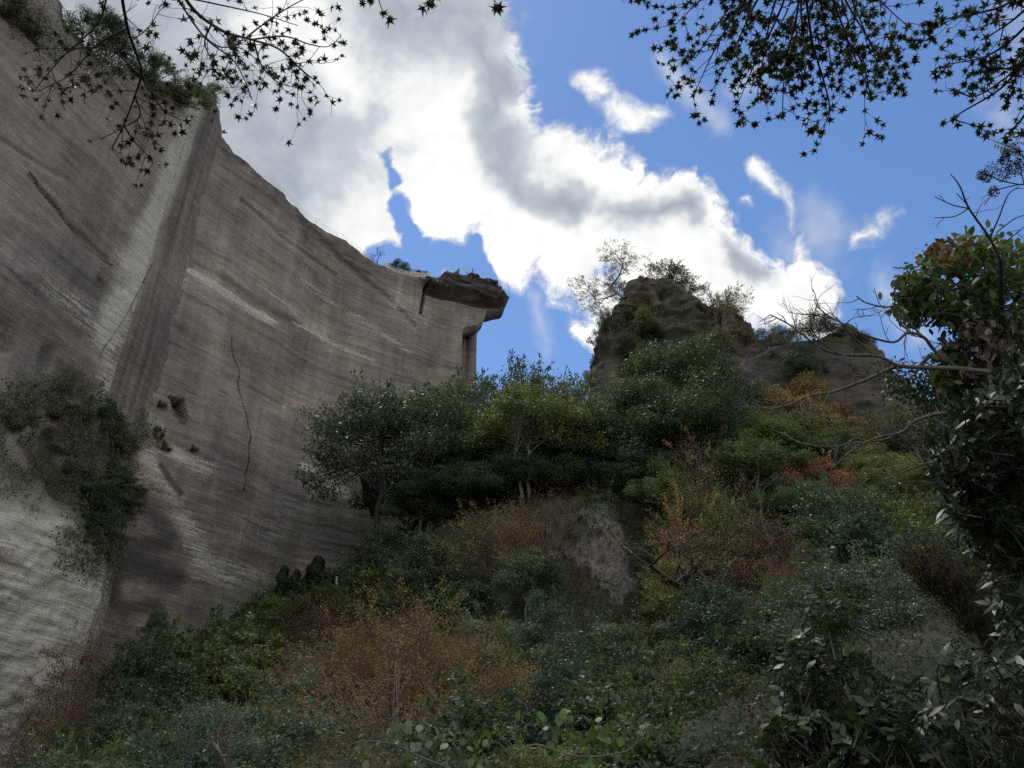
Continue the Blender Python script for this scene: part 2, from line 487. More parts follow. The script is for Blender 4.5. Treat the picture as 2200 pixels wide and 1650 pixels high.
d -= 1.2 * under * (1 - capm)
# upper natural strip under the rim, cut steps, cracks, holes
topm = sstep(5.5, 2.0, RIMZ(s_top)[None, :] - Z + 1.6 * fbm(Sg / 8, 0, 0, 3, 8))
d += topm * (.25 + .45 * fbm(Sg / 3, Z / 1.2, 2, 4, 12)) * (1 - capm)
crack_a = stroke(PX, PY, [(913, 617), (911, 640), (905, 672)], 3.2, .5)
d -= 1.3 * crack_a
slot = inpoly(PX, PY, [(362, 850), (400, 858), (404, 900), (388, 893), (372, 874)]).astype(float)
d -= 2.6 * slot
ledges = [([(560, 300), (640, 470), (730, 560), (830, 640), (890, 700)], 5), ([(395, 560), (470, 600), (560, 655), (640, 700)], 9), ([(520, 430), (620, 520), (720, 590)], 4)]
for pts, w in ledges:
    d -= .45 * stroke(PX, PY, pts, w)
crk = [[(498, 725), (502, 760), (515, 795), (513, 830), (522, 870), (532, 905), (537, 940), (531, 975), (528, 1010), (522, 1060)], [(537, 950), (560, 975), (575, 985)],
       [(862, 770), (880, 785), (905, 790), (935, 800)], [(840, 740), (875, 782)], [(650, 560), (648, 700), (655, 820)]]
crackm = np.zeros_like(d)
for i, pts in enumerate(crk):
    wv = 1.3 if i == 0 else .9
    jx = 3 * fbm(Sg / 1.5, Z / 1.5, 7, 3, 31)
    crackm = np.maximum(crackm, stroke(PX + jx, PY + jx, pts, wv) * (.85 if i == 0 else .35))
# fade the relief out at the right silhouette so that the edge keeps its line
edge = np.ones_like(d); edge[:, -14:] = np.linspace(1, .15, 14)[None, :]
d = d * np.where(capm > .4, np.maximum(edge, .3), edge)
front = base.copy(); front[..., 0] += nn[..., 0] * d; front[..., 1] += nn[..., 1] * d
thick = np.interp(Sg, [0, sB - 25, sB, rr[-1, 0]], [16, 14, 7.5, 3.6])
bdir = np.stack([-nn[..., 0] * .45 - .1, -nn[..., 1] * .3 + .9], -1); bdir /= np.linalg.norm(bdir, axis=-1, keepdims=True)
back = base.copy(); back[..., :2] += bdir * thick[..., None]
back[..., 2] -= (.5 * fbm(Sg / 2, Z / 2, 4, 3, 40) * np.where(np.arange(NR)[:, None] > NR - 3, 0, 1)) * edge
back[..., 0] += .5 * fbm(Sg / 2, Z / 1.3, 9, 3, 41)

def attrs_main():
    a = {}
    n1 = fbm(Sg / 4, Z / 1.5, 2, 4, 51)
    pale = np.zeros_like(d)
    for pts, w, k in [([(395, 575), (440, 600), (500, 640), (590, 690)], 10, .75), ([(640, 690), (720, 740), (800, 775)], 5, .6), ([(455, 560), (560, 640)], 5, .45),
                      ([(385, 1115), (420, 1170), (440, 1215)], 26, .55), ([(330, 900), (350, 960), (400, 985), (440, 1010)], 18, .6), ([(320, 985), (345, 1030), (375, 1070)], 22, .55), ([(650, 1005), (690, 1030), (740, 1060)], 12, .75),
                      ([(430, 1215), (500, 1240), (560, 1245)], 30, .5), ([(560, 1120), (640, 1160)], 30, .35), ([(860, 600), (850, 660)], 7, .5), ([(650, 600), (700, 640), (780, 690), (880, 760)], 7, .4), ([(560, 610), (620, 650), (700, 720)], 6, .4), ([(845, 650), (890, 665), (915, 690)], 20, .35)]:
        pale = np.maximum(pale, k * stroke(PX, PY, pts, w, .9))
    dark = np.zeros_like(d)
    for pts, w, k in [([(345, 1000), (362, 1030), (385, 1060)], 8, .9), ([(378, 880), (395, 905)], 10, .8), ([(225, 1280), (240, 1225), (300, 1215), (370, 1240)], 30, .95), ([(230, 1170), (280, 1180), (350, 1165)], 26, .8),
                      ([(300, 1080), (330, 1110), (360, 1150)], 24, .7), ([(225, 1290), (270, 1310), (330, 1300)], 16, .8), ([(640, 470), (652, 480), (655, 520)], 6, .5), ([(590, 430), (605, 465)], 5, .4), ([(700, 1130), (760, 1160), (770, 1220)], 40, .35), ([(790, 1000), (800, 1080)], 30, .35)]:
        dark = np.maximum(dark, k * stroke(PX, PY, pts, w, .9))
    dark = np.maximum(dark, .85 * capm); dark = np.maximum(dark, .7 * under); dark = np.maximum(dark, .42 * topm); dark = np.maximum(dark, slot)  # cap is dark weathered rock; undercut and slot have shade put into the colour
    moss = .55 * stroke(PX, PY, [(335, 870), (330, 930), (360, 960)], 14, .9)
    moss = np.maximum(moss, .5 * stroke(PX, PY, [(640, 1130), (600, 1250), (400, 1320)], 26, .9))
    moss = np.maximum(moss, .4 * stroke(PX, PY, [(710, 1100), (800, 1100)], 60, .9)); moss = np.maximum(moss, .5 * stroke(PX, PY, [(537, 980), (527, 1050)], 5, .9))
    a['pale'], a['dark'], a['moss'] = pale + .1 * n1 * (pale > .05), dark, moss
    a['crack'] = np.maximum(crackm, crack_a * .8); a['side'] = np.zeros_like(d)
    return {k_: np.concatenate([v.ravel(), (v * .5 if k_ != 'dark' else np.full_like(v, .9)).ravel()]) for k_, v in a.items()}  # back and underside of the overhang: weathering plus shade painted in as dark
v, q = slab(front, back)
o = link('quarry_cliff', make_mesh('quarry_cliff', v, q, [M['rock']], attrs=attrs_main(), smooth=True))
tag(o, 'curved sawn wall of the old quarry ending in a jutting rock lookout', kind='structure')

# the pillar left standing behind the end of the wall
def pillar(name, pxl, pxr, top_py, y, depth, zb):
    zt = P(pxl, top_py, y)[2]
    zz = np.linspace(zb, zt, 60); a = np.linspace(0, 1, 16)
    x0 = P(pxl, 740, y)[0]; x1 = P(pxr, 740, y)[0]
    rows = []
    for z in zz:
        k = (zt - z) / (zt - zb)
        xa, xb = x0 - .3 * k, x1 + 1.1 * k * .35
        ring = [(xa, y + depth), (xa, y + depth * .5), (xa, y), (xa + (xb - xa) * .25, y - .15), (xa + (xb - xa) * .3, y + .5), (xa + (xb - xa) * .45, y + .45), (xa + (xb - xa) * .5, y - .1), (xa + (xb - xa) * .8, y), (xb, y + .4), (xb, y + depth * .5), (xb - .2, y + depth)]
        rows.append([(p[0] + .16 * fbm(i, z / 3, 0, 3, 3), p[1] + .16 * fbm(i, z / 3, 4, 3, 6), z) for i, p in enumerate(ring)])
    g = np.array(rows); nr, nc, _ = g.shape
    vv = g.reshape(-1, 3); i = np.arange(nr - 1)[:, None] * nc; j = np.arange(nc)[None, :]; k = (j + 1) % nc
    qq = np.stack([i + j, i + k, i + nc + k, i + nc + j], -1).reshape(-1, 4)
    top = [[(nr - 1) * nc + a, (nr - 1) * nc + b, (nr - 1) * nc + c, (nr - 1) * nc + e] for a, b, c, e in ((0, 1, 9, 10), (1, 2, 8, 9), (2, 3, 7, 8), (3, 4, 6, 7))]
    me = make_mesh(name, vv, np.concatenate([qq, np.array(top)]), [M['rock']], attrs={'dark': .3 * np.ones(len(vv)), 'pale': np.zeros(len(vv)), 'moss': np.zeros(len(vv)), 'crack': np.zeros(len(vv)), 'side': np.ones(len(vv))}, smooth=False)
    return link(name, me)
pl = pillar('rock_column', 990, 1022, 701, 137.2, 7, 48)
tag(pl, 'grooved upright rock column under the jutting lookout rock', kind='structure')

# ---------------------------------------------------------------- the left cliff: sheer upper wall, planted ledge, paler lower block
NC1, NC2, NC3, NRU = 330, 56, 12, 400
tcol = np.concatenate([np.linspace(0, 1, NC1, endpoint=False) ** .62, 1 + np.linspace(0, 1, NC2, endpoint=False), 2 + np.linspace(0, 1, NC3)])
def colmap(path, iR, iC):
    sR, sC, sE = path.S[iR], path.S[iC], path.L
    return np.interp(tcol, [0, 1, 2, 3], [0, sR, sC, sE])
sU = colmap(UP, 2, 4); sL = colmap(LO, 2, 4)
lrim_px = [(0, -700), (60, -250), (100, -90), (128, -30), (140, 0), (150, 40), (165, 60), (200, 100), (240, 135), (300, 150), (350, 168), (400, 190), (425, 196)]
lr = [UP.hit(*p, 0, UP.S[2]) for p in lrim_px]
lr = [(0, 118), (30, 122)] + [p for p in lr if p[0] > 31] + [(UP.S[2], 107.5)] + [UP.hit(470, 197, UP.S[2], UP.S[4]), UP.hit(482, 250, UP.S[2], UP.S[4]), UP.hit(497, 325, UP.S[2], UP.S[4]), (UP.L, 99)]
lr = np.array(sorted(lr))
LRIM = lambda s: np.interp(s, lr[:, 0], lr[:, 1])
zb = -4.0
vv_ = np.linspace(0, 1, NRU)[:, None]
ZU = zb + vv_ * (LRIM(sU)[None, :] - zb)
tt = np.broadcast_to(tcol[None, :], ZU.shape)
ledge_hi = 38 + 3.0 * fbm(tt * 14, 0, 0, 3, 60); ledge_lo = 29 + 2.5 * fbm(tt * 14, 5, 0, 3, 61) - 2 * sstep(.9, 1, tt)
k = sstep(0, 1, (ZU - ledge_lo) / (ledge_hi - ledge_lo))
k = np.clip((ZU - ledge_lo) / (ledge_hi - ledge_lo), 0, 1)
k = k * .8 + .2 * sstep(0, 1, k)
xyU = UP.at(np.broadcast_to(sU, ZU.shape)); xyL = LO.at(np.broadcast_to(sL, ZU.shape))
nnU = UP.nrm(np.broadcast_to(sU, ZU.shape), 1.0)
bs = np.dstack([xyU * k[..., None] + xyL * (1 - k[..., None]), ZU])
PX2, PY2 = proj(bs)
yy = bs[..., 1]
side = sstep(.995, 1.01, tt)
d2 = (1.0 * fbm(yy / 13, ZU / 16, 0, 3, 70) + .3 * fbm(yy / 4, ZU / 2.5, 2, 4, 71) + .15 * fbm(yy / 5, ZU / .6, 2, 3, 72)) * (1 - side * .6)
low = 1 - k
d2 += low * (.55 * fbm(yy / 2.2, ZU / 1.6, 2, 5, 73) + .25 * ridged(yy / 3, ZU / 1.0, 1, 4, 74)) * sstep(1.15, .98, tt)
d2 += (4 * k * (1 - k)) * (.9 * fbm(yy / 3, ZU / 2.5, 6, 4, 75)) * sstep(1.6, .9, tt)
d2 -= side * .8 * sstep(.2, .7, fbm(tt * 7, ZU / 60, 0, 2, 77)) * sstep(80, 40, ZU)
for pts, w, dp in [([(95, 760), (90, 780)], 14, .5), ([(100, 945), (103, 975)], 19, 1.2), ([(0, 690), (15, 700), (5, 740)], 20, .5), ([(95, 1408), (180, 1425), (230, 1440)], 7, .6), ([(60, 380), (140, 470), (230, 560)], 4, .4), ([(0, 300), (120, 380)], 4, .3)]:
    d2 -= dp * stroke(PX2, PY2, pts, w, .7)
d2 *= (1 - .7 * np.exp(-((tt - 1) / .02) ** 2))
fr2 = bs.copy(); fr2[..., 0] += nnU[..., 0] * d2; fr2[..., 1] += nnU[..., 1] * d2
# top edge weathers back
topk = sstep(3.0, 0, LRIM(sU)[None, :] - ZU)
fr2[..., 0] -= topk * (.9 + .8 * fbm(yy / 2, 0, 0, 3, 80)); fr2[..., 2] += topk * .8 * fbm(yy / 1.5, 1, 0, 3, 81)
bk2 = bs.copy(); bk2[..., 0] = -120 - .001 * ZU; bk2[..., 1] = np.interp(tcol, [0, 1, 3], [-5, 110, 130])[None, :]
bk2[-1, :, 2] = LRIM(sU) + 6
A = {}
pale = np.zeros_like(d2)
for pts, w, kk in [([(420, 235), (395, 300), (362, 380), (340, 440), (316, 500)], 25, 1.0), ([(316, 500), (290, 570), (258, 650), (232, 720)], 36, .85), ([(225, 720), (230, 800), (225, 900)], 26, .5),
                   ([(110, 620), (160, 660), (200, 700)], 30, .35), ([(40, 1100), (90, 1160), (60, 1250)], 80, .9), ([(110, 1205), (110, 1270)], 26, 1.0), ([(160, 1230), (190, 1320)], 50, .85), ([(40, 1400), (90, 1500), (60, 1620)], 120, .9), ([(30, 1330), (170, 1340)], 70, .85)]:
    pale = np.maximum(pale, kk * stroke(PX2, PY2, pts, w, .9))
dark = np.zeros_like(d2)
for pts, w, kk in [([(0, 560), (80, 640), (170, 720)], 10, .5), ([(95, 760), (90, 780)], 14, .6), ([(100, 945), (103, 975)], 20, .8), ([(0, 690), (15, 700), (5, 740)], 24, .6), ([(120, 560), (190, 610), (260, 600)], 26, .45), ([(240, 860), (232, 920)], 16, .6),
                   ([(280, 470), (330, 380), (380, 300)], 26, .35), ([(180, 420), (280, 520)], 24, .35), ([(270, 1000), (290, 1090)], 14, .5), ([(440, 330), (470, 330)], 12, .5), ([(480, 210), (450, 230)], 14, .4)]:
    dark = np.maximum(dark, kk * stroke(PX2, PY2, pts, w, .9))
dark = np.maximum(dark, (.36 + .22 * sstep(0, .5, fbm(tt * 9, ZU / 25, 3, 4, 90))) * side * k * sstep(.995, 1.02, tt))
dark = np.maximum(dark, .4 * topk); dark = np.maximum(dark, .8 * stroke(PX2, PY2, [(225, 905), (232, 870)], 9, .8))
moss = .8 * 4 * k * (1 - k) * sstep(1.25, 1.0, tt) + .3 * stroke(PX2, PY2, [(0, 860), (180, 830), (250, 1000), (150, 1150)], 60, .9)
moss = np.maximum(moss, .7 * stroke(PX2, PY2, [(0, 1520), (45, 1500)], 10, .8)); moss = np.maximum(moss, .5 * stroke(PX2, PY2, [(150, 60), (350, 170), (440, 210)], 30, .9))
moss = np.maximum(moss, .35 * stroke(PX2, PY2, [(340, 440), (410, 280)], 14, .9))
A['pale'], A['dark'], A['moss'] = pale, dark, np.clip(moss, 0, 1)
A['crack'] = np.maximum(.7 * stroke(PX2 + 4 * fbm(yy, ZU, 0, 3, 8), PY2, [(60, 370), (90, 410), (130, 450), (180, 520), (240, 570)], 2.5), .5 * stroke(PX2 + 3 * fbm(yy, ZU, 0, 3, 8), PY2, [(330, 560), (300, 620), (262, 690), (210, 770)], 2.5))
A['side'] = side * (tt < 2.2)
v, q = slab(fr2, bk2)
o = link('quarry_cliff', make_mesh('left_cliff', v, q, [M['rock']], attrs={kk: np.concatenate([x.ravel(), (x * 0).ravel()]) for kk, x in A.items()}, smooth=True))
tag(o, 'sheer cliff at the left with a pale streaked corner and a planted ledge', kind='structure')

# ---------------------------------------------------------------- lofted crags at the right
def loft(name, y0, left, right, dy, zb, seed, rough, label, mossf=None, darkf=None, mat='crag', n=150, rows=170, e=.72):
    """left / right: silhouette points (px,py) standing at distance y0"""
    Lp = np.array([P(x, y, y0) for x, y in left]); Rp = np.array([P(x, y, y0) for x, y in right])
    zt = max(Lp[:, 2].max(), Rp[:, 2].max())
    o1, o2 = np.argsort(Lp[:, 2]), np.argsort(Rp[:, 2])
    zz = zb + (zt - zb) * (np.linspace(0, 1, rows) ** .8)
    xl = np.interp(zz, Lp[o1, 2], Lp[o1, 0]); xr = np.interp(zz, Rp[o2, 2], Rp[o2, 0])
    lowk = np.clip((min(Lp[:, 2].min(), Rp[:, 2].min()) - zz), 0, 99)
    xl = xl - lowk * .25; xr = xr + lowk * .3
    a = np.linspace(0, 2 * math.pi, n, endpoint=False)[None, :]
    cx, hx = ((xl + xr) / 2)[:, None], ((xr - xl) / 2)[:, None]
    dyy = (dy[0] + (dy[1] - dy[0]) * ((zt - zz) / (zt - zb)))[:, None]
    ca, sa = np.cos(a), np.sin(a)
    X = cx + hx * np.sign(ca) * np.abs(ca) ** e; Y = y0 + dyy * .35 + dyy * np.sign(sa) * np.abs(sa) ** e; Zz = np.broadcast_to(zz[:, None], X.shape)
    r = rough * (1.1 * fbm(X / 9, Y / 9, Zz / 11, 3, seed) + .8 * ridged(X / 5, Y / 5, Zz / 6, 4, seed + 3) - .5 + .5 * fbm(X / 1.8, Y / 1.8, Zz / 1.8, 4, seed + 5))
    sw = Zz / 2.6 + X * .12 + 1.3 * fbm(X / 7, Y / 7, Zz / 7, 3, seed + 20)
    r = r + rough * .55 * (np.mod(sw, 1.0) ** 2 - .4) + rough * .9 * np.minimum(0, vnoise(X / 3.2, Y / 3.2, Zz / 9, seed + 30) * 2 + .4)
    silh = np.abs(ca) ** 3
    r = r * (1 - .5 * silh)
    X = X + ca * r; Y = Y + sa * r
    Zz = Zz + (1 - np.linspace(0, 1, rows)[:, None] ** 30) * .5 * rough * fbm(X / 3, Y / 3, Zz / 3, 3, seed + 9)
    g = np.dstack([X, Y, Zz]); vv = g.reshape(-1, 3)
    i = np.arange(rows - 1)[:, None] * n; j = np.arange(n)[None, :]; kk = (j + 1) % n
    qq = np.stack([i + j, i + kk, i + n + kk, i + n + j], -1).reshape(-1, 4)
    c = len(vv); vv = np.vstack([vv, [[X[-1].mean(), Y[-1].mean(), zt + .2]]])
    tt_ = (rows - 1) * n
    tr = [[tt_ + b, tt_ + (b + 1) % n, c] for b in range(n)]
    qx, qy = proj(vv)
    at = {'pale': .0 * qx, 'dark': .0 * qx if darkf is None else darkf(qx, qy), 'moss': .25 + .35 * fbm(vv[:, 0] / 4, vv[:, 1] / 4, vv[:, 2] / 4, 3, 4) if mossf is None else mossf(qx, qy), 'crack': 0 * qx, 'side': 0 * qx}
    o = link(name, make_mesh(name, vv, qq, [M[mat]], tris=tr, attrs=at, smooth=(mat != 'crag')))
    tag(o, label, kind='structure'); return o

peak = loft('rock_peak', 122, [(1262, 860), (1274, 800), (1277, 745), (1290, 705), (1303, 680), (1322, 655), (1338, 630), (1346, 606)],
            [(1700, 860), (1672, 800), (1650, 745), (1625, 715), (1590, 695), (1560, 680), (1530, 668), (1500, 655), (1478, 636), (1452, 612), (1445, 607)], (3.5, 15), 40, 130, 2.1,
            'dark rock peak with a bare tree at its summit, right of the gap',
            mossf=lambda x, y: np.maximum(.75 * stroke(x, y, [(1360, 665), (1345, 720), (1330, 780)], 26, .9), np.maximum(.7 * stroke(x, y, [(1440, 650), (1550, 740), (1640, 760)], 50, .9), .2 + .4 * fbm(x / 30, y / 30, 0, 4, 2))),
            darkf=lambda x, y: .35 * stroke(x, y, [(1300, 700), (1285, 780)], 24, .9))
crag = loft('rock_crag', 112, [(1495, 850), (1505, 780), (1512, 730), (1528, 690), (1545, 668)], [(1790, 900), (1740, 830), (1690, 780), (1640, 740), (1600, 700), (1585, 675), (1568, 662)], (2.2, 7), 44, 150, 2.0,
            'smaller pointed crag with grass tufts in front of the peak')
slabr = loft('rock_ridge', 104, [(1470, 1100), (1510, 900), (1550, 820), (1590, 778), (1655, 752), (1745, 738), (1788, 708), (1800, 701)], [(2180, 1100), (2060, 960), (2000, 895), (1950, 830), (1900, 765), (1875, 745), (1868, 728), (1845, 708), (1820, 702)], (2.5, 15), 18, 170, 1.3,
             'long grey rock slope falling to the right behind the bare branches', mat='rock2', n=170, e=.5,
             mossf=lambda x, y: np.maximum(.7 * stroke(x, y, [(1760, 715), (1860, 735), (1880, 770)], 20, .9), .15 + .3 * fbm(x / 60, y / 60, 0, 3, 2)), darkf=lambda x, y: .5 + .35 * fbm(x / 40, y / 40, 1, 4, 9))

# ---------------------------------------------------------------- terrain
ctl = [(0, 0, 0), (0, 10, -.1), (-12, 10, 0), (12, 10, .3), (0, 22, 0.2), (20, 20, 2), (-25, 20, .5), (-40, 0, 0), (40, 0, 6), (0, -30, -1), (60, 30, 14), (-45, 40, 2), (-50, 60, 1), (90, 80, 30), (70, 110, 40), (100, 140, 45),
       (-60, 120, 30), (-20, 145, 50), (20, 150, 52), (60, 150, 48), (110, 0, 15), (-70, -40, 0), (110, -50, 0), (-70, 180, 30), (0, 190, 40), (90, 190, 30)]
for px, py, y in [(600, 1255, 112), (800, 1110, 116), (960, 1040, 119), (1150, 1015, 113), (740, 1240, 102), (900, 1125, 98), (1000, 1110, 94), (1150, 1070, 88), (1270, 1070, 86), (1400, 1085, 88),
                  (1150, 1250, 80), (1000, 1335, 76), (1280, 1150, 84), (1320, 1270, 80), (1400, 1160, 86), (1300, 1400, 66), (1300, 1530, 48), (1250, 1640, 32), (330, 1450, 80), (600, 1440, 72), (400, 1620, 58), (100, 1720, 60), (0, 1720, 72), (90, 1650, 79), (200, 1540, 87),
                  (700, 1330, 88), (820, 1345, 82), (900, 1540, 54), (900, 1660, 32), (450, 1660, 34), (1500, 1030, 95), (1700, 1010, 92), (1700, 1220, 68), (1920, 1120, 74), (1900, 1350, 44), (1650, 1480, 36), (1900, 1560, 18), (1080, 1160, 86), (950, 1230, 88),
                  (1400, 970, 110), (1550, 970, 104), (1250, 1005, 112), (900, 1240, 93), (1240, 1130, 85.5), (2150, 1300, 30), (2180, 1000, 70), (850, 1180, 102), (1320, 1100, 86)]:
    ctl.append(tuple(P(px, py, y)))
ctl = np.array(ctl)
def _tps(r): return r * r * np.log(r + 1e-6)
def _fit(c, reg=2.0):
    n = len(c); K = _tps(np.hypot(c[:, None, 0] - c[None, :, 0], c[:, None, 1] - c[None, :, 1])) + reg * np.eye(n)
    Pm = np.c_[np.ones(n), c[:, :2]]
    Am = np.zeros((n + 3, n + 3)); Am[:n, :n] = K; Am[:n, n:] = Pm; Am[n:, :n] = Pm.T
    return np.linalg.solve(Am, np.r_[c[:, 2], 0, 0, 0])
_w = _fit(ctl)
def tz0(x, y):
    x, y = np.asarray(x, float), np.asarray(y, float)
    sh = x.shape; x, y = x.ravel(), y.ravel()
    out = np.empty_like(x)
    for i in range(0, len(x), 20000):
        r = np.hypot(x[i:i + 20000, None] - ctl[None, :, 0], y[i:i + 20000, None] - ctl[None, :, 1])
        out[i:i + 20000] = _tps(r) @ _w[:-3] + _w[-3] + _w[-2] * x[i:i + 20000] + _w[-1] * y[i:i + 20000]
    far = sstep(130, 230, np.hypot(x, y - 60))
    out = np.clip(out, -3, 75) * (1 - far) + 12 * far
    # the crest of the slope: nothing beyond it rises above this line of sight
    D_ = np.maximum(y * CP + (out - EYE) * SP, 1); qx_ = 1100 + FP * x / D_
    lim = np.interp(qx_, [-50, 0, 220, 330, 600, 740, 820, 900, 1000, 1150, 1300, 1400, 1500, 1700, 1900, 2200], [1760, 1700, 1440, 1420, 1285, 1262, 1195, 1150, 1112, 1078, 1078, 1090, 1065, 1030, 1025, 1060])
    v_2 = 825 - lim; zl = y * (FP * SP + v_2 * CP) / (FP * CP - v_2 * SP) + EYE
    dlt = out - zl; soft = zl + np.where(dlt > 0, 1.2 * np.tanh(dlt / 6), dlt)
    wy = sstep(48, 62, y) * (1 - sstep(150, 190, y))
    out = np.where(dlt > 0, out * (1 - wy) + soft * wy, out)
    return out.reshape(sh)
def tz(x, y):
    x, y = np.asarray(x, float), np.asarray(y, float)
    z = tz0(x, y)
    near = sstep(4, 25, np.hypot(x, y))
    z = z - 3.2 * sstep(24, 34, y) * (1 - sstep(76, 86, y)) * sstep(-.5, .35, vnoise(x / 6.5, y / 6.5, 0, 210)) * sstep(-46, -38, x)
    return z + near * (1.1 * fbm(x / 9, y / 9, 0, 4, 200) + .35 * fbm(x / 2, y / 2, 3, 3, 201))
def axisc(a, b, st, far, n):
    c = np.arange(a, b + .01, st); e = np.geomspace(1, far, n)
    return np.concatenate([a - e[::-1], c, b + e])
gx = axisc(-75, 85, .8, 2500, 26); gy = axisc(-20, 135, .8, 2500, 26)
GX, GY = np.meshgrid(gx, gy)
GZ = tz(GX, GY)
g = np.dstack([GX, GY, GZ])
qx, qy = proj(g)
rockm = np.maximum(inpoly(qx, qy, [(1190, 1120), (1240, 1100), (1290, 1090), (1330, 1120), (1350, 1200), (1370, 1280), (1320, 1290), (1270, 1230), (1220, 1190), (1185, 1160)]) * 1.0,
                   inpoly(qx, qy, [(990, 1230), (1025, 1230), (1040, 1310), (1000, 1330), (985, 1290)]) * 1.0)
rockm *= (GY > 60) & (GY < 100)
GZ2 = GZ + rockm * (1.2 * ridged(GX / 3, GY / 2, GZ / 3, 4, 222))
me = make_mesh('ground', np.dstack([GX, GY, GZ2]).reshape(-1, 3), grid_faces(len(gy), len(gx)), [M['ground']], attrs={'rock': rockm.ravel()}, smooth=True)
tag(link('ground', me), 'wooded slope and quarry floor', kind='structure')
# ---------------------------------------------------------------- tree prototypes (unit size: crown 1 wide, tree 1 tall)
def bez(a, b, c, n=7):
    t = np.linspace(0, 1, n)[:, None]
    return (1 - t) ** 2 * np.asarray(a) + 2 * t * (1 - t) * np.asarray(b) + t ** 2 * np.asarray(c)

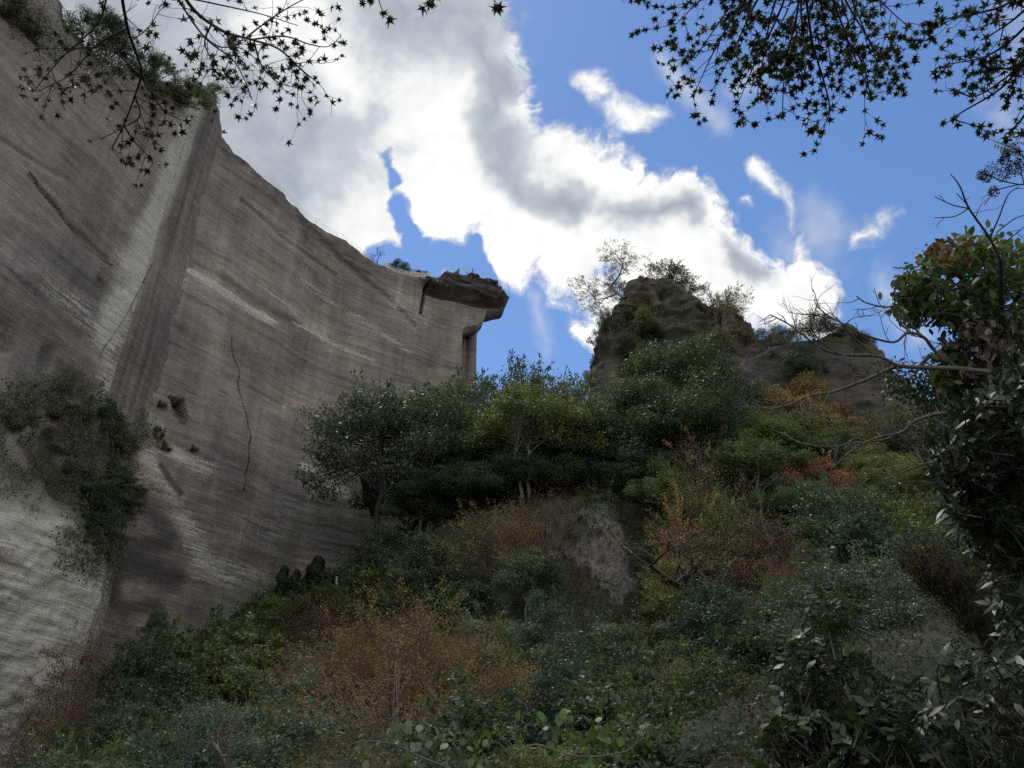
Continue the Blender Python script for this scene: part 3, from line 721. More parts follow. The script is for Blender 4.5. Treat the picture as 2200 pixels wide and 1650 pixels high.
def proto(seed, kind, hb=.3, clumps=38, nleaf=15000, lsize=.022, cr=.13, tmpl=T_DIAMOND, gap=0.0, twigs=0, lean=0.0, flat=.6, stems=1, tw=.017, ragged=1.0, shell=.42):
    """returns (trunk mesh data, crown mesh data) ; hb = height where the crown starts"""
    rng = np.random.default_rng(seed)
    G, L = Geo(), Geo()
    # clump centres
    C = []
    tries = 0
    while len(C) < clumps and tries < 9000:
        tries += 1
        a = rng.uniform(0, 2 * math.pi)
        if kind == 'dome':
            r = math.sqrt(rng.uniform(0, 1)); zz = math.sqrt(max(0, 1 - r * r)) * rng.uniform(.35, 1.0)
        elif kind == 'flat':
            r = math.sqrt(rng.uniform(0.02, 1)); zz = (1 - r * r) * .75 + rng.uniform(-.1, .25); zz = round(zz * 4) / 4 + rng.normal() * .03
        elif kind == 'cone':
            zz = rng.uniform(0, 1); r = (1 - zz) ** .7 * math.sqrt(rng.uniform(.1, 1))
        elif kind == 'shrub':
            r = math.sqrt(rng.uniform(0, 1)); zz = math.sqrt(max(0, 1 - r ** 2.5)) * rng.uniform(.1, 1.0)
        else:
            r = rng.uniform(0, 1) ** .6; zz = rng.uniform(0, 1) * (1 - .5 * r)
        wob = 1 + .28 * math.sin(2 * a + seed) + .18 * math.sin(3 * a + 2.1 * seed) + .1 * math.sin(7 * a + seed)
        c = np.array([math.cos(a) * r * .40 * wob + lean * .3 * zz, math.sin(a) * r * .40 * wob, hb + (1 - hb) * (.08 + .82 * min(1, max(0, zz)))])
        if all(np.linalg.norm((c - k) * (1, 1, .9)) > cr * .62 for k in C): C.append(c)
    C = np.array(C)
    # stems and limbs
    for s_ in range(stems):
        off = np.array([0, 0, 0]) if stems == 1 else np.array([math.cos(s_ * 2.4), math.sin(s_ * 2.4), 0]) * .035
        top = np.array([rng.normal() * .04 + lean * .25, rng.normal() * .04, hb + (1 - hb) * .6]) + off * 3
        tp_ = bez(off, off + (rng.normal() * .05, rng.normal() * .05, hb * .9), top, 11)
        tp_[1:-1, :2] += rng.normal(size=(9, 2)) * .008
        G.tube(tp_, np.linspace(tw * 1.25, tw * .3, 11) * (1 if stems == 1 else .7), 7)
        for i, c in enumerate(C):
            if stems > 1 and i % stems != s_: continue
            k = int(np.clip(2 + rng.uniform(.1, .8) * 8 * (c[2] - .1), 2, 9)) if hb < .15 else int(rng.integers(5, 10)); a0 = tp_[k]
            mid = (a0 + c) / 2 + np.array([0, 0, rng.uniform(-.02, .06)]) + rng.normal(size=3) * .02
            pts = bez(a0, mid, c, 6)
            G.tube(pts, np.linspace(tw * .38, tw * .09, 6), 4)
            for _ in range(2 + twigs):
                e = c + rdir(rng, 1)[0] * cr * rng.uniform(.6, 1.1)
                m2 = (pts[3] + e) / 2 + rng.normal(size=3) * cr * .2
                tpts = bez(pts[3 + rng.integers(0, 2)], m2, e, 5)
                G.tube(tpts, np.linspace(tw * .1, tw * .03, 5), 3)
                if twigs > 2:
                    for _ in range(2):
                        e2 = tpts[3] + rdir(rng, 1)[0] * cr * rng.uniform(.3, .6)
                        G.tube(np.array([tpts[2 + rng.integers(0, 2)], (tpts[3] + e2) / 2 + rng.normal(size=3) * .006, e2]), [tw * .05, tw * .035, tw * .02], 3)
    per = max(10, nleaf // len(C))
    for c in C:
        if rng.uniform() < gap: continue
        n = int(per * rng.uniform(.6, 1.35))
        dd = rdir(rng, n); rad = rng.uniform(0, 1, n) ** shell
        rr_ = cr * rng.uniform(.75, 1.3)
        lump = 1 + .45 * vnoise(dd[:, 0] * 2.3 + c[0] * 40, dd[:, 1] * 2.3 + c[1] * 40, dd[:, 2] * 2.3, seed)
        off = dd * (rad * rr_ * lump)[:, None]; off[:, 2] *= flat
        nr = dd * 1.0 + np.array([0, 0, .6]) + rng.normal(size=(n, 3)) * .42
        ax = rdir(rng, n) + dd * .4 + np.array([0, 0, -.25])
        cv = rng.uniform(.2, .8)
        L.leaves(tmpl, c + off, ax, nr, lsize * rng.uniform(.65, 1.3, n), np.clip(cv * .75 + rng.uniform(-.15, .5, n), 0, 1))
        if ragged and kind:
            for _ in range(2):
                od = (c - np.array([0, 0, hb + (1 - hb) * .35])) * (1, 1, .8) + rng.normal(size=3) * .16; od /= np.linalg.norm(od) + 1e-6
                od[2] = abs(od[2]) + .15; ln_ = cr * rng.uniform(.9, 2.0) * ragged; m_ = int(18 * ragged) + 6
                tt_ = rng.uniform(.35, 1, m_); q_ = c + od * (tt_ * ln_ + cr * .3)[:, None] + np.array([0, 0, -.35]) * (tt_ ** 2 * ln_ * .5)[:, None] + rng.normal(size=(m_, 3)) * cr * .07
                G.tube(np.array([c, c + od * (.5 * ln_ + cr * .3) + (0, 0, -.04 * ln_), c + od * (ln_ + cr * .3) + (0, 0, -.175 * ln_)]), [tw * .07, tw * .05, tw * .03], 3)
                L.leaves(tmpl, q_, rdir(rng, m_) + od, rdir(rng, m_) * .6 + (0, 0, .7), lsize * rng.uniform(.7, 1.3, m_), np.clip(cv * .75 + rng.uniform(-.1, .5, m_), 0, 1))
    return G, L

PROTO = {}
def mkproto(key, seed, kind, leafm='leaf', bark='bark', **kw):
    G, L = proto(seed, kind, **kw)
    PROTO[key] = (G.mesh('trunk', M[bark], True), L.mesh('crown', M[leafm]), kw.get('hb', .3))
mkproto('dome1', 1, 'dome', ragged=.2, shell=.2, hb=.28, clumps=32, nleaf=34000, cr=.125, lsize=.0165)
mkproto('dome2', 2, 'dome', ragged=.25, shell=.2, hb=.22, clumps=40, nleaf=34000, cr=.11, lsize=.0165)
mkproto('dome3', 3, 'dome', ragged=.2, shell=.22, hb=.32, clumps=30, nleaf=30000, cr=.125, lsize=.017, lean=.5)
mkproto('flat1', 4, 'flat', ragged=.35, hb=.52, clumps=42, nleaf=15000, cr=.12, flat=.42, lsize=.022, bark='greybark', stems=2)
mkproto('flat2', 5, 'flat', ragged=.5, hb=.45, clumps=36, nleaf=9500, cr=.13, flat=.4, lsize=.021, twigs=2, bark='darkbark')
mkproto('airy1', 6, 'irr', ragged=.6, hb=.30, clumps=46, nleaf=5200, cr=.12, lsize=.024, twigs=2, bark='darkbark')
mkproto('airy2', 7, 'dome', ragged=.6, hb=.28, clumps=52, nleaf=7000, cr=.11, lsize=.024, twigs=2)
mkproto('slim', 8, 'irr', hb=.35, clumps=30, nleaf=7000, cr=.15, lsize=.028, bark='greybark', stems=2, tw=.022)
mkproto('shrub1', 9, 'shrub', leafm='gloss', hb=.04, clumps=54, nleaf=17000, cr=.115, lsize=.025, stems=3)
mkproto('shrub2', 10, 'shrub', hb=.04, clumps=50, nleaf=20000, cr=.115, lsize=.030, tmpl=T_NARROW, stems=3)
mkproto('shrub3', 11, 'shrub', hb=.03, clumps=60, nleaf=17000, cr=.105, lsize=.025, stems=3, twigs=2)
mkproto('shrub4', 29, 'shrub', hb=.04, clumps=46, nleaf=9000, cr=.12, lsize=.042, tmpl=T_OVAL, stems=4, twigs=3)
mkproto('shrub5', 33, 'irr', hb=.05, clumps=48, nleaf=11000, cr=.12, lsize=.034, tmpl=T_NARROW, stems=4, twigs=3)
mkproto('russet1', 12, 'shrub', leafm='dry', hb=.06, clumps=70, nleaf=11000, cr=.13, lsize=.016, stems=5, twigs=4, bark='bark', tw=.012)
mkproto('russet2', 13, 'irr', leafm='dry', hb=.1, clumps=60, nleaf=5000, cr=.13, lsize=.017, stems=4, twigs=4, bark='greybark', tw=.012)
mkproto('glossy', 14, 'dome', leafm='gloss', hb=.2, clumps=44, nleaf=20000, cr=.14, lsize=.024, tmpl=T_DIAMOND)

def bare_proto(seed, leafn=0, spread=1.0, lev=4, lean=0.0, low=.25):
    rng = np.random.default_rng(seed); G, L = Geo(), Geo(); tips = []
    def grow(p, d_, ln, r, lv):
        n = 5; pts = [p]; dd = d_.copy()
        for i in range(n):
            dd = dd + rng.normal(size=3) * .13 + np.array([0, 0, .05]); dd /= np.linalg.norm(dd); pts.append(pts[-1] + dd * ln / n)
        G.tube(pts, np.linspace(r, r * .55, n + 1), 6 if lv > 2 else (4 if lv > 1 else 3))
        if lv == 0: tips.append(pts[-1]); tips.append(pts[3]); return
        for j in range(rng.integers(3, 5) if lv > 1 else rng.integers(3, 5)):
            k = rng.integers(2, n + 1) if j else n
            sd = rdir(rng, 1)[0] * spread; nd = dd * .75 + sd * .75; nd[2] += .12; nd /= np.linalg.norm(nd)
            grow(pts[k], nd, ln * rng.uniform(.55, .8), r * .5, lv - 1)
    d0 = np.array([lean, 0, 1.0]); d0 /= np.linalg.norm(d0)
    grow(np.zeros(3), d0, low, .02 if lev < 5 else .0085, lev)
    tips = np.array(tips)
    v = np.concatenate(G.v); mn, mx = v.min(0), v.max(0)
    s = np.array([1 / (mx[0] - mn[0]), 1 / (mx[0] - mn[0]), 1 / mx[2]])
    G.v = [a * s for a in G.v]; tips = tips * s
    if leafn:
        idx = rng.integers(0, len(tips), leafn)
        L.leaves(T_DIAMOND, tips[idx] + rng.normal(size=(leafn, 3)) * .012, rdir(rng, leafn), rdir(rng, leafn) + (0, 0, .8), .02 * rng.uniform(.6, 1.2, leafn), rng.uniform(0, 1, leafn))
    return G, L
def mkbare(key, seed, leafn, bark='bark', **kw):
    G, L = bare_proto(seed, leafn, **kw)
    PROTO[key] = (G.mesh('branches', M[bark], True), L.mesh('crown', M['dry']) if leafn else None, .2)
mkbare('bare1', 21, 7000, 'greybark', lean=-.5, spread=1.15, lev=5, low=.16)
mkbare('bare2', 22, 900, 'bark', spread=1.2)
mkbare('bare3', 23, 1500, 'darkbark', spread=1.0)
mkbare('twig', 24, 0, 'darkbark', lev=3, spread=.8)

# ivy column: leaning dead trunk wrapped in ivy
def ivy_proto(seed):
    rng = np.random.default_rng(seed); G, L = Geo(), Geo()
    G.tube(bez((0, 0, 0), (.02, 0, .5), (0, .02, .93), 8), np.linspace(.16, .05, 8), 8)
    n = 5200; h = rng.uniform(0, 1, n) ** .9; a = rng.uniform(0, 2 * math.pi, n)
    rad = (.34 + .10 * np.sin(h * 9 + a) + .06 * rng.normal(size=n)) * (1 - h ** 3 * .75)
    dd = np.c_[np.cos(a), np.sin(a), np.zeros(n)]
    L.leaves(T_DIAMOND, dd * rad[:, None] + np.c_[np.zeros(n), np.zeros(n), h], np.c_[dd[:, :2] * .4, -np.ones(n)] + rng.normal(size=(n, 3)) * .4, dd + (0, 0, .4) + rng.normal(size=(n, 3)) * .3, .085, rng.uniform(0, 1, n))
    return G, L
G_, L_ = ivy_proto(31); PROTO['ivy'] = (G_.mesh('trunk', M['darkbark'], True), L_.mesh('ivy_leaves', M['leaf']), 0)

SHR = ('shrub4', 'shrub5', 'shrub1', 'shrub2', 'shrub3', 'russet1', 'russet2', 'glossy')
def put_tree(key, px, top, w, y, color, name, label, cat='tree', group=None, rot=None, H=None, base=None, lean=None, bark=None):
    """crown centred on column px, top of the crown at row top, w pixels wide, y metres ahead, rooted in the slope"""
    tm, cm, hb = PROTO[key]
    T = P(px, top, y); W = w * pxm(px, top + w * .3, y) * (1.0 if base is not None or key in ('bare1', 'ivy', 'twig') else 1.34 if group == RG_ else 1.28)
    x, z1 = T[0], T[2]
    z0 = float(tz(x, y)) - .25 if base is None else P(px, base, y)[2]
    if H is not None: z0 = max(z0, z1 - H)
    h = max(z1 - z0, W * (.8 if key in SHR else .62), .8)
    seed = int(px * 7 + top * 13 + y)
    rg = random.Random(seed)
    r = rg.uniform(0, 6.28) if rot is None else rot
    color = tuple(c_ * 1.3 for c_ in color)
    root = thing(name, label, cat, (x, y, z1 - h), group)
    root.rotation_euler = (0, 0, r) if lean is None else (lean[0], lean[1], r)
    root.scale = (W, W * rg.uniform(.85, 1.05) if W < 9 else W * .85, h)
    tr = link('trunk' if key not in ('bare1', 'bare2', 'bare3', 'twig') else 'branches', tm, root)
    if cm is not None:
        link('crown' if key != 'ivy' else 'ivy_leaves', cm, root, color)
    return root

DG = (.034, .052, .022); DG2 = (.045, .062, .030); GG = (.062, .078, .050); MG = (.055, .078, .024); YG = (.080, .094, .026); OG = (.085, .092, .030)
OR = (.155, .092, .030); BR = (.110, .068, .040); RB = (.10, .060, .042); RD = (.23, .075, .05); BG = (.036, .058, .042); YB = (.125, .084, .034); TN = (.12, .10, .06)
RG_, S_, F_ = 'trees along the wooded ridge', 'shrubs on the lower slope', 'trees at the foot of the slope'
TREES = [
 # key, px, top, w, y, colour, name, label, category, group
 ('airy1', 1100, 752, 190, 119, DG2, 'broadleaf_tree', 'airy small-leaved tree poking highest into the blue gap beside the quarry wall', 'tree', RG_),
 ('airy2', 1030, 800, 170, 118, GG, 'broadleaf_tree', 'loose grey green tree touching the foot of the grooved rock column', 'tree', RG_),
 ('airy1', 1190, 795, 150, 118, GG, 'broadleaf_tree', 'thin low tree in the middle of the gap, sky showing through it', 'tree', RG_),
 ('airy2', 1255, 792, 130, 115, OG, 'broadleaf_tree', 'olive yellow topped tree at the left foot of the rock peak', 'tree', RG_),
 ('dome2', 1330, 795, 190, 112, OG, 'broadleaf_tree', 'brownish green round tree against the base of the rock peak', 'tree', RG_),
 ('dome1', 1450, 733, 330, 101, DG2, 'evergreen_tree', 'biggest dark evergreen in front of the rock peak, yellow green on top', 'tree', RG_),
 ('dome2', 1545, 742, 170, 98, DG2, 'evergreen_tree', 'tall clumpy evergreen below the small pointed crag', 'tree', RG_),
 ('dome2', 1370, 790, 240, 96, DG, 'evergreen_tree', 'dark domed evergreen just left of the biggest one, below the peak', 'tree', RG_),
 ('dome3', 1440, 850, 260, 91, DG, 'evergreen_tree', 'dark evergreen with a forked black trunk showing under its crown', 'tree', RG_),
 ('dome1', 1555, 835, 150, 94, BG, 'evergreen_tree', 'bluish dark evergreen with a pale slanting trunk beside it', 'tree', RG_),
 ('airy2', 960, 812, 230, 108, DG2, 'broadleaf_tree', 'grey green tree behind the spreading tree, crown against the quarry wall', 'tree', RG_),
 ('flat2', 835, 838, 300, 99, GG, 'spreading_tree', 'wide spreading grey green tree leaning left across the quarry wall', 'tree', RG_),
 ('flat2', 930, 815, 240, 100, DG2, 'spreading_tree', 'upper half of the layered tree cluster, dark crown left of the yellow green one', 'tree', RG_),
 ('flat1', 1125, 842, 215, 92, YG, 'layered_tree', 'bright yellow green layered tree with slender pale stems', 'tree', RG_),
 ('slim', 1255, 830, 150, 95, DG2, 'slender_tree', 'slender see-through tree with twin pale stems on the mound crest', 'tree', RG_),
 ('airy2', 1200, 860, 180, 94, OG, 'broadleaf_tree', 'olive tree between the yellow green layered tree and the slender one', 'tree', RG_),
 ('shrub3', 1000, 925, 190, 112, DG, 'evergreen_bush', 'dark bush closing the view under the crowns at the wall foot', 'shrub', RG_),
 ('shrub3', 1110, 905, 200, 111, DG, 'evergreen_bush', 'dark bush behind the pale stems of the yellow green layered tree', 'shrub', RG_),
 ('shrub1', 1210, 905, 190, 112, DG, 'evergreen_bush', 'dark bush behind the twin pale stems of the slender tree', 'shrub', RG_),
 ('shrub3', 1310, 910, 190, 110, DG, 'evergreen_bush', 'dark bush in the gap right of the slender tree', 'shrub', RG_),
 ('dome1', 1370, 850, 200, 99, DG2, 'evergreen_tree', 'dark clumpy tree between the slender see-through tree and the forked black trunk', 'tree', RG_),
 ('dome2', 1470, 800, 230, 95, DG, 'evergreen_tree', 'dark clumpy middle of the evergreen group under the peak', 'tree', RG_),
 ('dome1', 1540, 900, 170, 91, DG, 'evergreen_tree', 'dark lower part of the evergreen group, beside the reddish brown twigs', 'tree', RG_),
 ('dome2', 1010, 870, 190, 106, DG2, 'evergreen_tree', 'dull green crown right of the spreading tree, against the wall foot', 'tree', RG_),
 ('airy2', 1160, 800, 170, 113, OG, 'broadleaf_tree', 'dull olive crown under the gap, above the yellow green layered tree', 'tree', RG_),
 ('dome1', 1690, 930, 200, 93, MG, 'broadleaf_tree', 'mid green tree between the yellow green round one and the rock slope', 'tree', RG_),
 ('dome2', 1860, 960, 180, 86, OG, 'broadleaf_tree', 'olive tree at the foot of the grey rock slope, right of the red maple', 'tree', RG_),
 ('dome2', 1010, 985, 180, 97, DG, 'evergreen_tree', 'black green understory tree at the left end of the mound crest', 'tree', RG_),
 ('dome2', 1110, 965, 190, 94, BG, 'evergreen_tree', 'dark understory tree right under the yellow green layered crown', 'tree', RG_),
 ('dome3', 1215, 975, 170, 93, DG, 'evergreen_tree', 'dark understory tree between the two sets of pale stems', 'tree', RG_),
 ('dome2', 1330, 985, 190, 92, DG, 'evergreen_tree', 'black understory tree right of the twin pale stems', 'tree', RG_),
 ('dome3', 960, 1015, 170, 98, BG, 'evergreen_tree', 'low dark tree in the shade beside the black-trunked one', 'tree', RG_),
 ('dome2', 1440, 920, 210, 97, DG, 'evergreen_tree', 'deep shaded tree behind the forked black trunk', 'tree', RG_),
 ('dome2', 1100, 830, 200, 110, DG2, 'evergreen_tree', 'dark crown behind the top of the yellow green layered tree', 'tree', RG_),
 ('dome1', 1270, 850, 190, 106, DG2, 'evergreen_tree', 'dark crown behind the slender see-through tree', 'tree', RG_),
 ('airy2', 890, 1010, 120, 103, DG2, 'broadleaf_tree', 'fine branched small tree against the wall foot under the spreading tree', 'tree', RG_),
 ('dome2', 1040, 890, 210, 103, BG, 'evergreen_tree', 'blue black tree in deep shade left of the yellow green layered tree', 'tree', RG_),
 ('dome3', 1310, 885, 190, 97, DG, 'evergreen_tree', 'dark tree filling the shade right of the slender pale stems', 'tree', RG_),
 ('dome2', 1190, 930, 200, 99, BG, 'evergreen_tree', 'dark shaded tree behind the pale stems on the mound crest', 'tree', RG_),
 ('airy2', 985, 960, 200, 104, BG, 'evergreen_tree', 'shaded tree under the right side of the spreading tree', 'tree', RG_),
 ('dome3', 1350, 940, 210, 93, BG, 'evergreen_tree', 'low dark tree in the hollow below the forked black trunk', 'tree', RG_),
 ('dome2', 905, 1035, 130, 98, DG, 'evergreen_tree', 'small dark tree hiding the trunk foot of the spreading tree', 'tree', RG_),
 ('shrub3', 830, 1120, 150, 97, DG2, 'broadleaf_shrub', 'bush at the wall foot below the leaning ivy covered trunks', 'shrub', S_),
 ('slim', 915, 985, 120, 101, DG, 'slender_tree', 'black-trunked thin tree standing at the foot of the quarry wall', 'tree', RG_),
 ('dome1', 1705, 797, 150, 100, OR, 'autumn_tree', 'orange autumn tree under the brown crag, the brightest of the slope', 'tree', RG_),
 ('dome2', 1755, 850, 130, 97, YB, 'autumn_tree', 'golden brown tree at the lower right of the orange one', 'tree', RG_),
 ('dome1', 1650, 865, 190, 96, OG, 'broadleaf_tree', 'olive green tree below the orange autumn tree', 'tree', RG_),
 ('airy2', 1615, 850, 110, 98, GG, 'broadleaf_tree', 'grey leaved small tree between the evergreens and the orange tree', 'tree', RG_),
 ('dome2', 1635, 882, 165, 89, YG, 'broadleaf_tree', 'yellow green round tree in the centre of the right slope', 'tree', RG_),
 ('dome1', 1765, 925, 190, 92, MG, 'broadleaf_tree', 'mid green tree right of the yellow green round one', 'tree', RG_),
 ('airy2', 1825, 895, 90, 99, OG, 'small_tree', 'small olive tree against the long grey rock slope', 'tree', RG_),
 ('airy2', 1930, 850, 150, 96, OG, 'small_tree', 'light green sparse tree near the right end of the grey rock slope', 'tree', RG_),
 ('russet2', 1510, 922, 190, 89, RB, 'twiggy_tree', 'reddish brown twiggy tree in front of the evergreens', 'tree', RG_),
 ('dome2', 1420, 985, 150, 86, MG, 'broadleaf_tree', 'small fresh green tree at the right end of the mound crest', 'tree', RG_),
 ('flat1', 1600, 960, 220, 84, MG, 'broadleaf_tree', 'layered green tree under the yellow green round one', 'tree', RG_),
 ('airy2', 1740, 972, 120, 82, RD, 'maple_tree', 'small coral red maple, the only red tree on the slope', 'tree', RG_),
 ('russet1', 1520, 985, 200, 82, TN, 'twiggy_shrub', 'tan twiggy thicket below the reddish brown tree', 'shrub', S_),
 ('dome2', 1690, 1020, 200, 78, DG2, 'broadleaf_tree', 'green tree directly under the small red maple', 'tree', RG_),
 ('russet2', 1450, 1052, 150, 78, (.24, .10, .045), 'autumn_shrub', 'pinkish orange leaved sparse shrub right of the bare rock face', 'shrub', S_),
 ('airy2', 1545, 1045, 150, 76, YG, 'small_tree', 'drab yellow small tree among grey twigs, centre right', 'tree', S_),
 ('bare2', 1610, 1075, 200, 70, TN, 'bare_tree', 'leafless pale branched tree in the middle of the right slope', 'tree', S_),
 ('bare2', 1510, 1155, 250, 66, TN, 'bare_tree', 'low leafless tree with grey arching boughs right of the rock face', 'tree', S_),
 ('russet1', 1620, 1100, 240, 72, RB, 'twiggy_shrub', 'dull brown thicket behind the leafless pale tree', 'shrub', S_),
 ('glossy', 1790, 1030, 170, 64, DG2, 'glossy_tree', 'round glossy dark green tree below the red maple', 'tree', RG_),
 ('dome2', 1905, 985, 190, 72, OG, 'broadleaf_tree', 'yellow tinged tree at the foot of the grey rock slope', 'tree', RG_),
 ('shrub3', 1960, 1050, 210, 60, YG, 'broadleaf_shrub', 'yellow green bush left of the big dark leaves at the right', 'shrub', S_),
 ('shrub4', 1850, 1085, 240, 56, BG, 'glossy_shrub', 'bluish green bush below the round glossy tree', 'shrub', S_),
 ('shrub1', 1990, 1120, 260, 47, DG2, 'glossy_shrub', 'broad dark green bush above the leaning mossy trunk', 'shrub', S_),
 ('shrub5', 1750, 1140, 230, 54, DG2, 'broadleaf_shrub', 'dark bush with small speckled leaves right of the leafless trees', 'shrub', S_),
 ('russet1', 1700, 1180, 190, 58, RB, 'twiggy_shrub', 'brown shaded thicket right of the low leafless tree', 'shrub', S_),
 ('glossy', 1810, 1195, 250, 40, GG, 'glossy_tree', 'silvery speckled tree left of the leaning mossy trunk', 'tree', F_),
 ('shrub1', 1930, 1230, 240, 34, GG, 'glossy_shrub', 'pale flecked bush right behind the leaning mossy trunk', 'shrub', S_),
 ('shrub2', 1440, 1075, 150, 82, DG, 'broadleaf_shrub', 'dark upright bush at the right edge of the bare rock face', 'shrub', S_),
 ('shrub1', 1410, 1120, 80, 80, DG, 'glossy_shrub', 'narrow nearly black bush touching the bare rock face', 'shrub', S_),
 ('shrub3', 1440, 1180, 150, 74, OG, 'autumn_shrub', 'olive bush with a few orange leaves right of the rock face', 'shrub', S_),
 ('dome1', 1130, 1160, 150, 74, DG2, 'broadleaf_tree', 'dark green dome-shaped tree left of the bare rock face', 'tree', RG_),
 ('shrub3', 1270, 1045, 170, 88, DG2, 'broadleaf_shrub', 'green creeping bush over the top of the bare rock face', 'shrub', S_),
 ('russet1', 1060, 1085, 200, 84, TN, 'twiggy_shrub', 'straw coloured scrub on the left shoulder of the mound', 'shrub', S_),
 ('russet1', 1130, 1110, 180, 82, RB, 'twiggy_shrub', 'brown scrub on the mound above the dome-shaped tree', 'shrub', S_),
 ('russet2', 1180, 1060, 160, 84, BR, 'twiggy_shrub', 'reddish scrub under the pale stems on the mound crest', 'shrub', S_),
 ('shrub3', 930, 1130, 190, 88, DG2, 'broadleaf_shrub', 'green bush in the shade beneath the black-trunked tree', 'shrub', S_),
 ('shrub2', 900, 1190, 200, 84, DG, 'broadleaf_shrub', 'dark bush on the grassy crest, right part', 'shrub', S_),
 ('shrub3', 790, 1205, 200, 92, MG, 'broadleaf_shrub', 'low bright green bush along the grassy crest beside the quarry wall', 'shrub', S_),
 ('shrub3', 690, 1245, 180, 95, OG, 'broadleaf_shrub', 'vine covered hump just below the dark ivy columns', 'shrub', S_),
 ('russet1', 720, 1275, 190, 86, RB, 'twiggy_shrub', 'dark brown tangle under the vine covered hump', 'shrub', S_),
 ('shrub2', 580, 1265, 210, 86, MG, 'broadleaf_shrub', 'fresh green bush at the foot of the wall, left of the ivy columns', 'shrub', S_),
 ('shrub4', 1000, 1240, 170, 80, DG, 'glossy_shrub', 'dark bush in the hollow left of the dome-shaped tree', 'shrub', S_),
 ('shrub2', 1170, 1240, 190, 66, BG, 'broadleaf_shrub', 'blue green willowy bush below the dome-shaped tree', 'shrub', S_),
 ('shrub2', 1070, 1290, 250, 62, GG, 'broadleaf_shrub', 'grey green narrow-leaved bush above the russet thicket', 'shrub', S_),
 ('shrub2', 1350, 1300, 220, 58, GG, 'broadleaf_shrub', 'pale grey green bush under the bare rock face', 'shrub', S_),
 ('shrub1', 1520, 1240, 210, 58, BG, 'glossy_shrub', 'dark glossy bush under the low leafless tree', 'shrub', S_),
 ('shrub1', 1270, 1325, 240, 52, DG2, 'glossy_shrub', 'speckled dark bush in the exact middle of the lower slope', 'shrub', S_),
 ('shrub5', 1450, 1330, 260, 48, OG, 'broadleaf_shrub', 'olive green drooping bush, centre right of the lower slope', 'shrub', S_),
 ('shrub4', 1620, 1300, 200, 46, DG, 'glossy_shrub', 'nearly black bush right of the olive drooping bush', 'shrub', S_),
 ('russet1', 890, 1272, 330, 62, BR, 'russet_shrub', 'tall russet brown thicket, peak of the brown mass', 'shrub', 'russet thickets in the lower centre'),
 ('russet1', 1010, 1335, 280, 58, YB, 'russet_shrub', 'golden brown thicket on the right shoulder of the brown mass', 'shrub', 'russet thickets in the lower centre'),
 ('russet1', 1110, 1400, 220, 52, YB, 'russet_shrub', 'small golden brown thicket at the right tip of the brown mass', 'shrub', 'russet thickets in the lower centre'),
 ('russet1', 750, 1320, 280, 64, BR, 'russet_shrub', 'dull brown thicket on the left side of the brown mass', 'shrub', 'russet thickets in the lower centre'),
 ('russet2', 860, 1380, 360, 50, BR, 'russet_shrub', 'twiggy brown thicket at the front of the brown mass', 'shrub', 'russet thickets in the lower centre'),
 ('russet2', 1010, 1430, 260, 46, RB, 'russet_shrub', 'purplish brown bare thicket at the lower right of the brown mass', 'shrub', 'russet thickets in the lower centre'),
 ('bare3', 950, 1390, 300, 44, BR, 'bare_tree', 'thin dark leafless sapling in front of the brown mass', 'tree', S_),
 ('russet1', 210, 1340, 200, 74, BR, 'russet_shrub', 'rust brown creeper bush climbing the foot of the pale rock', 'shrub', 'rust brown creepers at the left'),
 ('russet1', 190, 1440, 190, 66, BR, 'russet_shrub', 'rust brown scrub hanging over the pale lower rock', 'shrub', 'rust brown creepers at the left'),
 ('shrub3', 330, 1350, 200, 74, DG2, 'broadleaf_shrub', 'dark green bush at the foot of the black stained wall', 'shrub', S_),
 ('flat1', 345, 1297, 50, 84, DG2, 'small_tree', 'tiny umbrella-shaped tree against the black stained wall', 'tree', S_),
 ('shrub4', 440, 1320, 220, 76, MG, 'broadleaf_shrub', 'mid green bush under the wall with yellowish leaves on its right', 'shrub', S_),
 ('shrub1', 420, 1400, 240, 64, DG, 'glossy_shrub', 'dark bush left of the silvery willow-like one', 'shrub', S_),
 ('shrub5', 310, 1430, 230, 60, DG2, 'broadleaf_shrub', 'green bush right of the rust brown creepers', 'shrub', S_),
 ('shrub4', 520, 1345, 190, 72, OG, 'broadleaf_shrub', 'olive bush with yellow tips above the silvery one', 'shrub', S_),
 ('shrub2', 600, 1395, 260, 52, GG, 'broadleaf_shrub', 'silvery grey willow-like bush left of the brown mass', 'shrub', S_),
 ('shrub2', 480, 1480, 260, 46, BG, 'broadleaf_shrub', 'blue green bush below the silvery willow-like one', 'shrub', S_),
 ('shrub3', 660, 1500, 260, 40, GG, 'broadleaf_shrub', 'grey green bush at the lower left of the brown mass', 'shrub', S_),
 ('shrub2', 330, 1530, 260, 40, DG2, 'broadleaf_shrub', 'dark green bush near the bottom, beneath the rust brown scrub', 'shrub', S_),
 ('shrub2', 210, 1568, 300, 26, MG, 'conifer_shrub', 'soft feathery green bush in the bottom left corner, right part', 'shrub', F_),
 ('shrub2', 60, 1590, 280, 24, BG, 'conifer_shrub', 'dark feathery bush filling the bottom left corner', 'shrub', F_),
 ('shrub4', 440, 1580, 300, 28, BG, 'glossy_shrub', 'blue green leafy bush on the bottom edge, left third', 'shrub', F_),
 ('bare2', 490, 1480, 160, 30, TN, 'bare_tree', 'pale leafless sapling rising from the bottom edge, left third', 'tree', F_),
 ('shrub5', 640, 1590, 260, 26, MG, 'broadleaf_shrub', 'yellow green low bush on the bottom edge, left of centre', 'shrub', F_),
 ('shrub5', 800, 1520, 260, 34, OG, 'broadleaf_shrub', 'olive bush on the bottom edge under the brown mass', 'shrub', F_),
 ('shrub4', 1030, 1462, 260, 38, DG2, 'glossy_shrub', 'dark leafy bush below the right tip of the brown mass', 'shrub', S_),
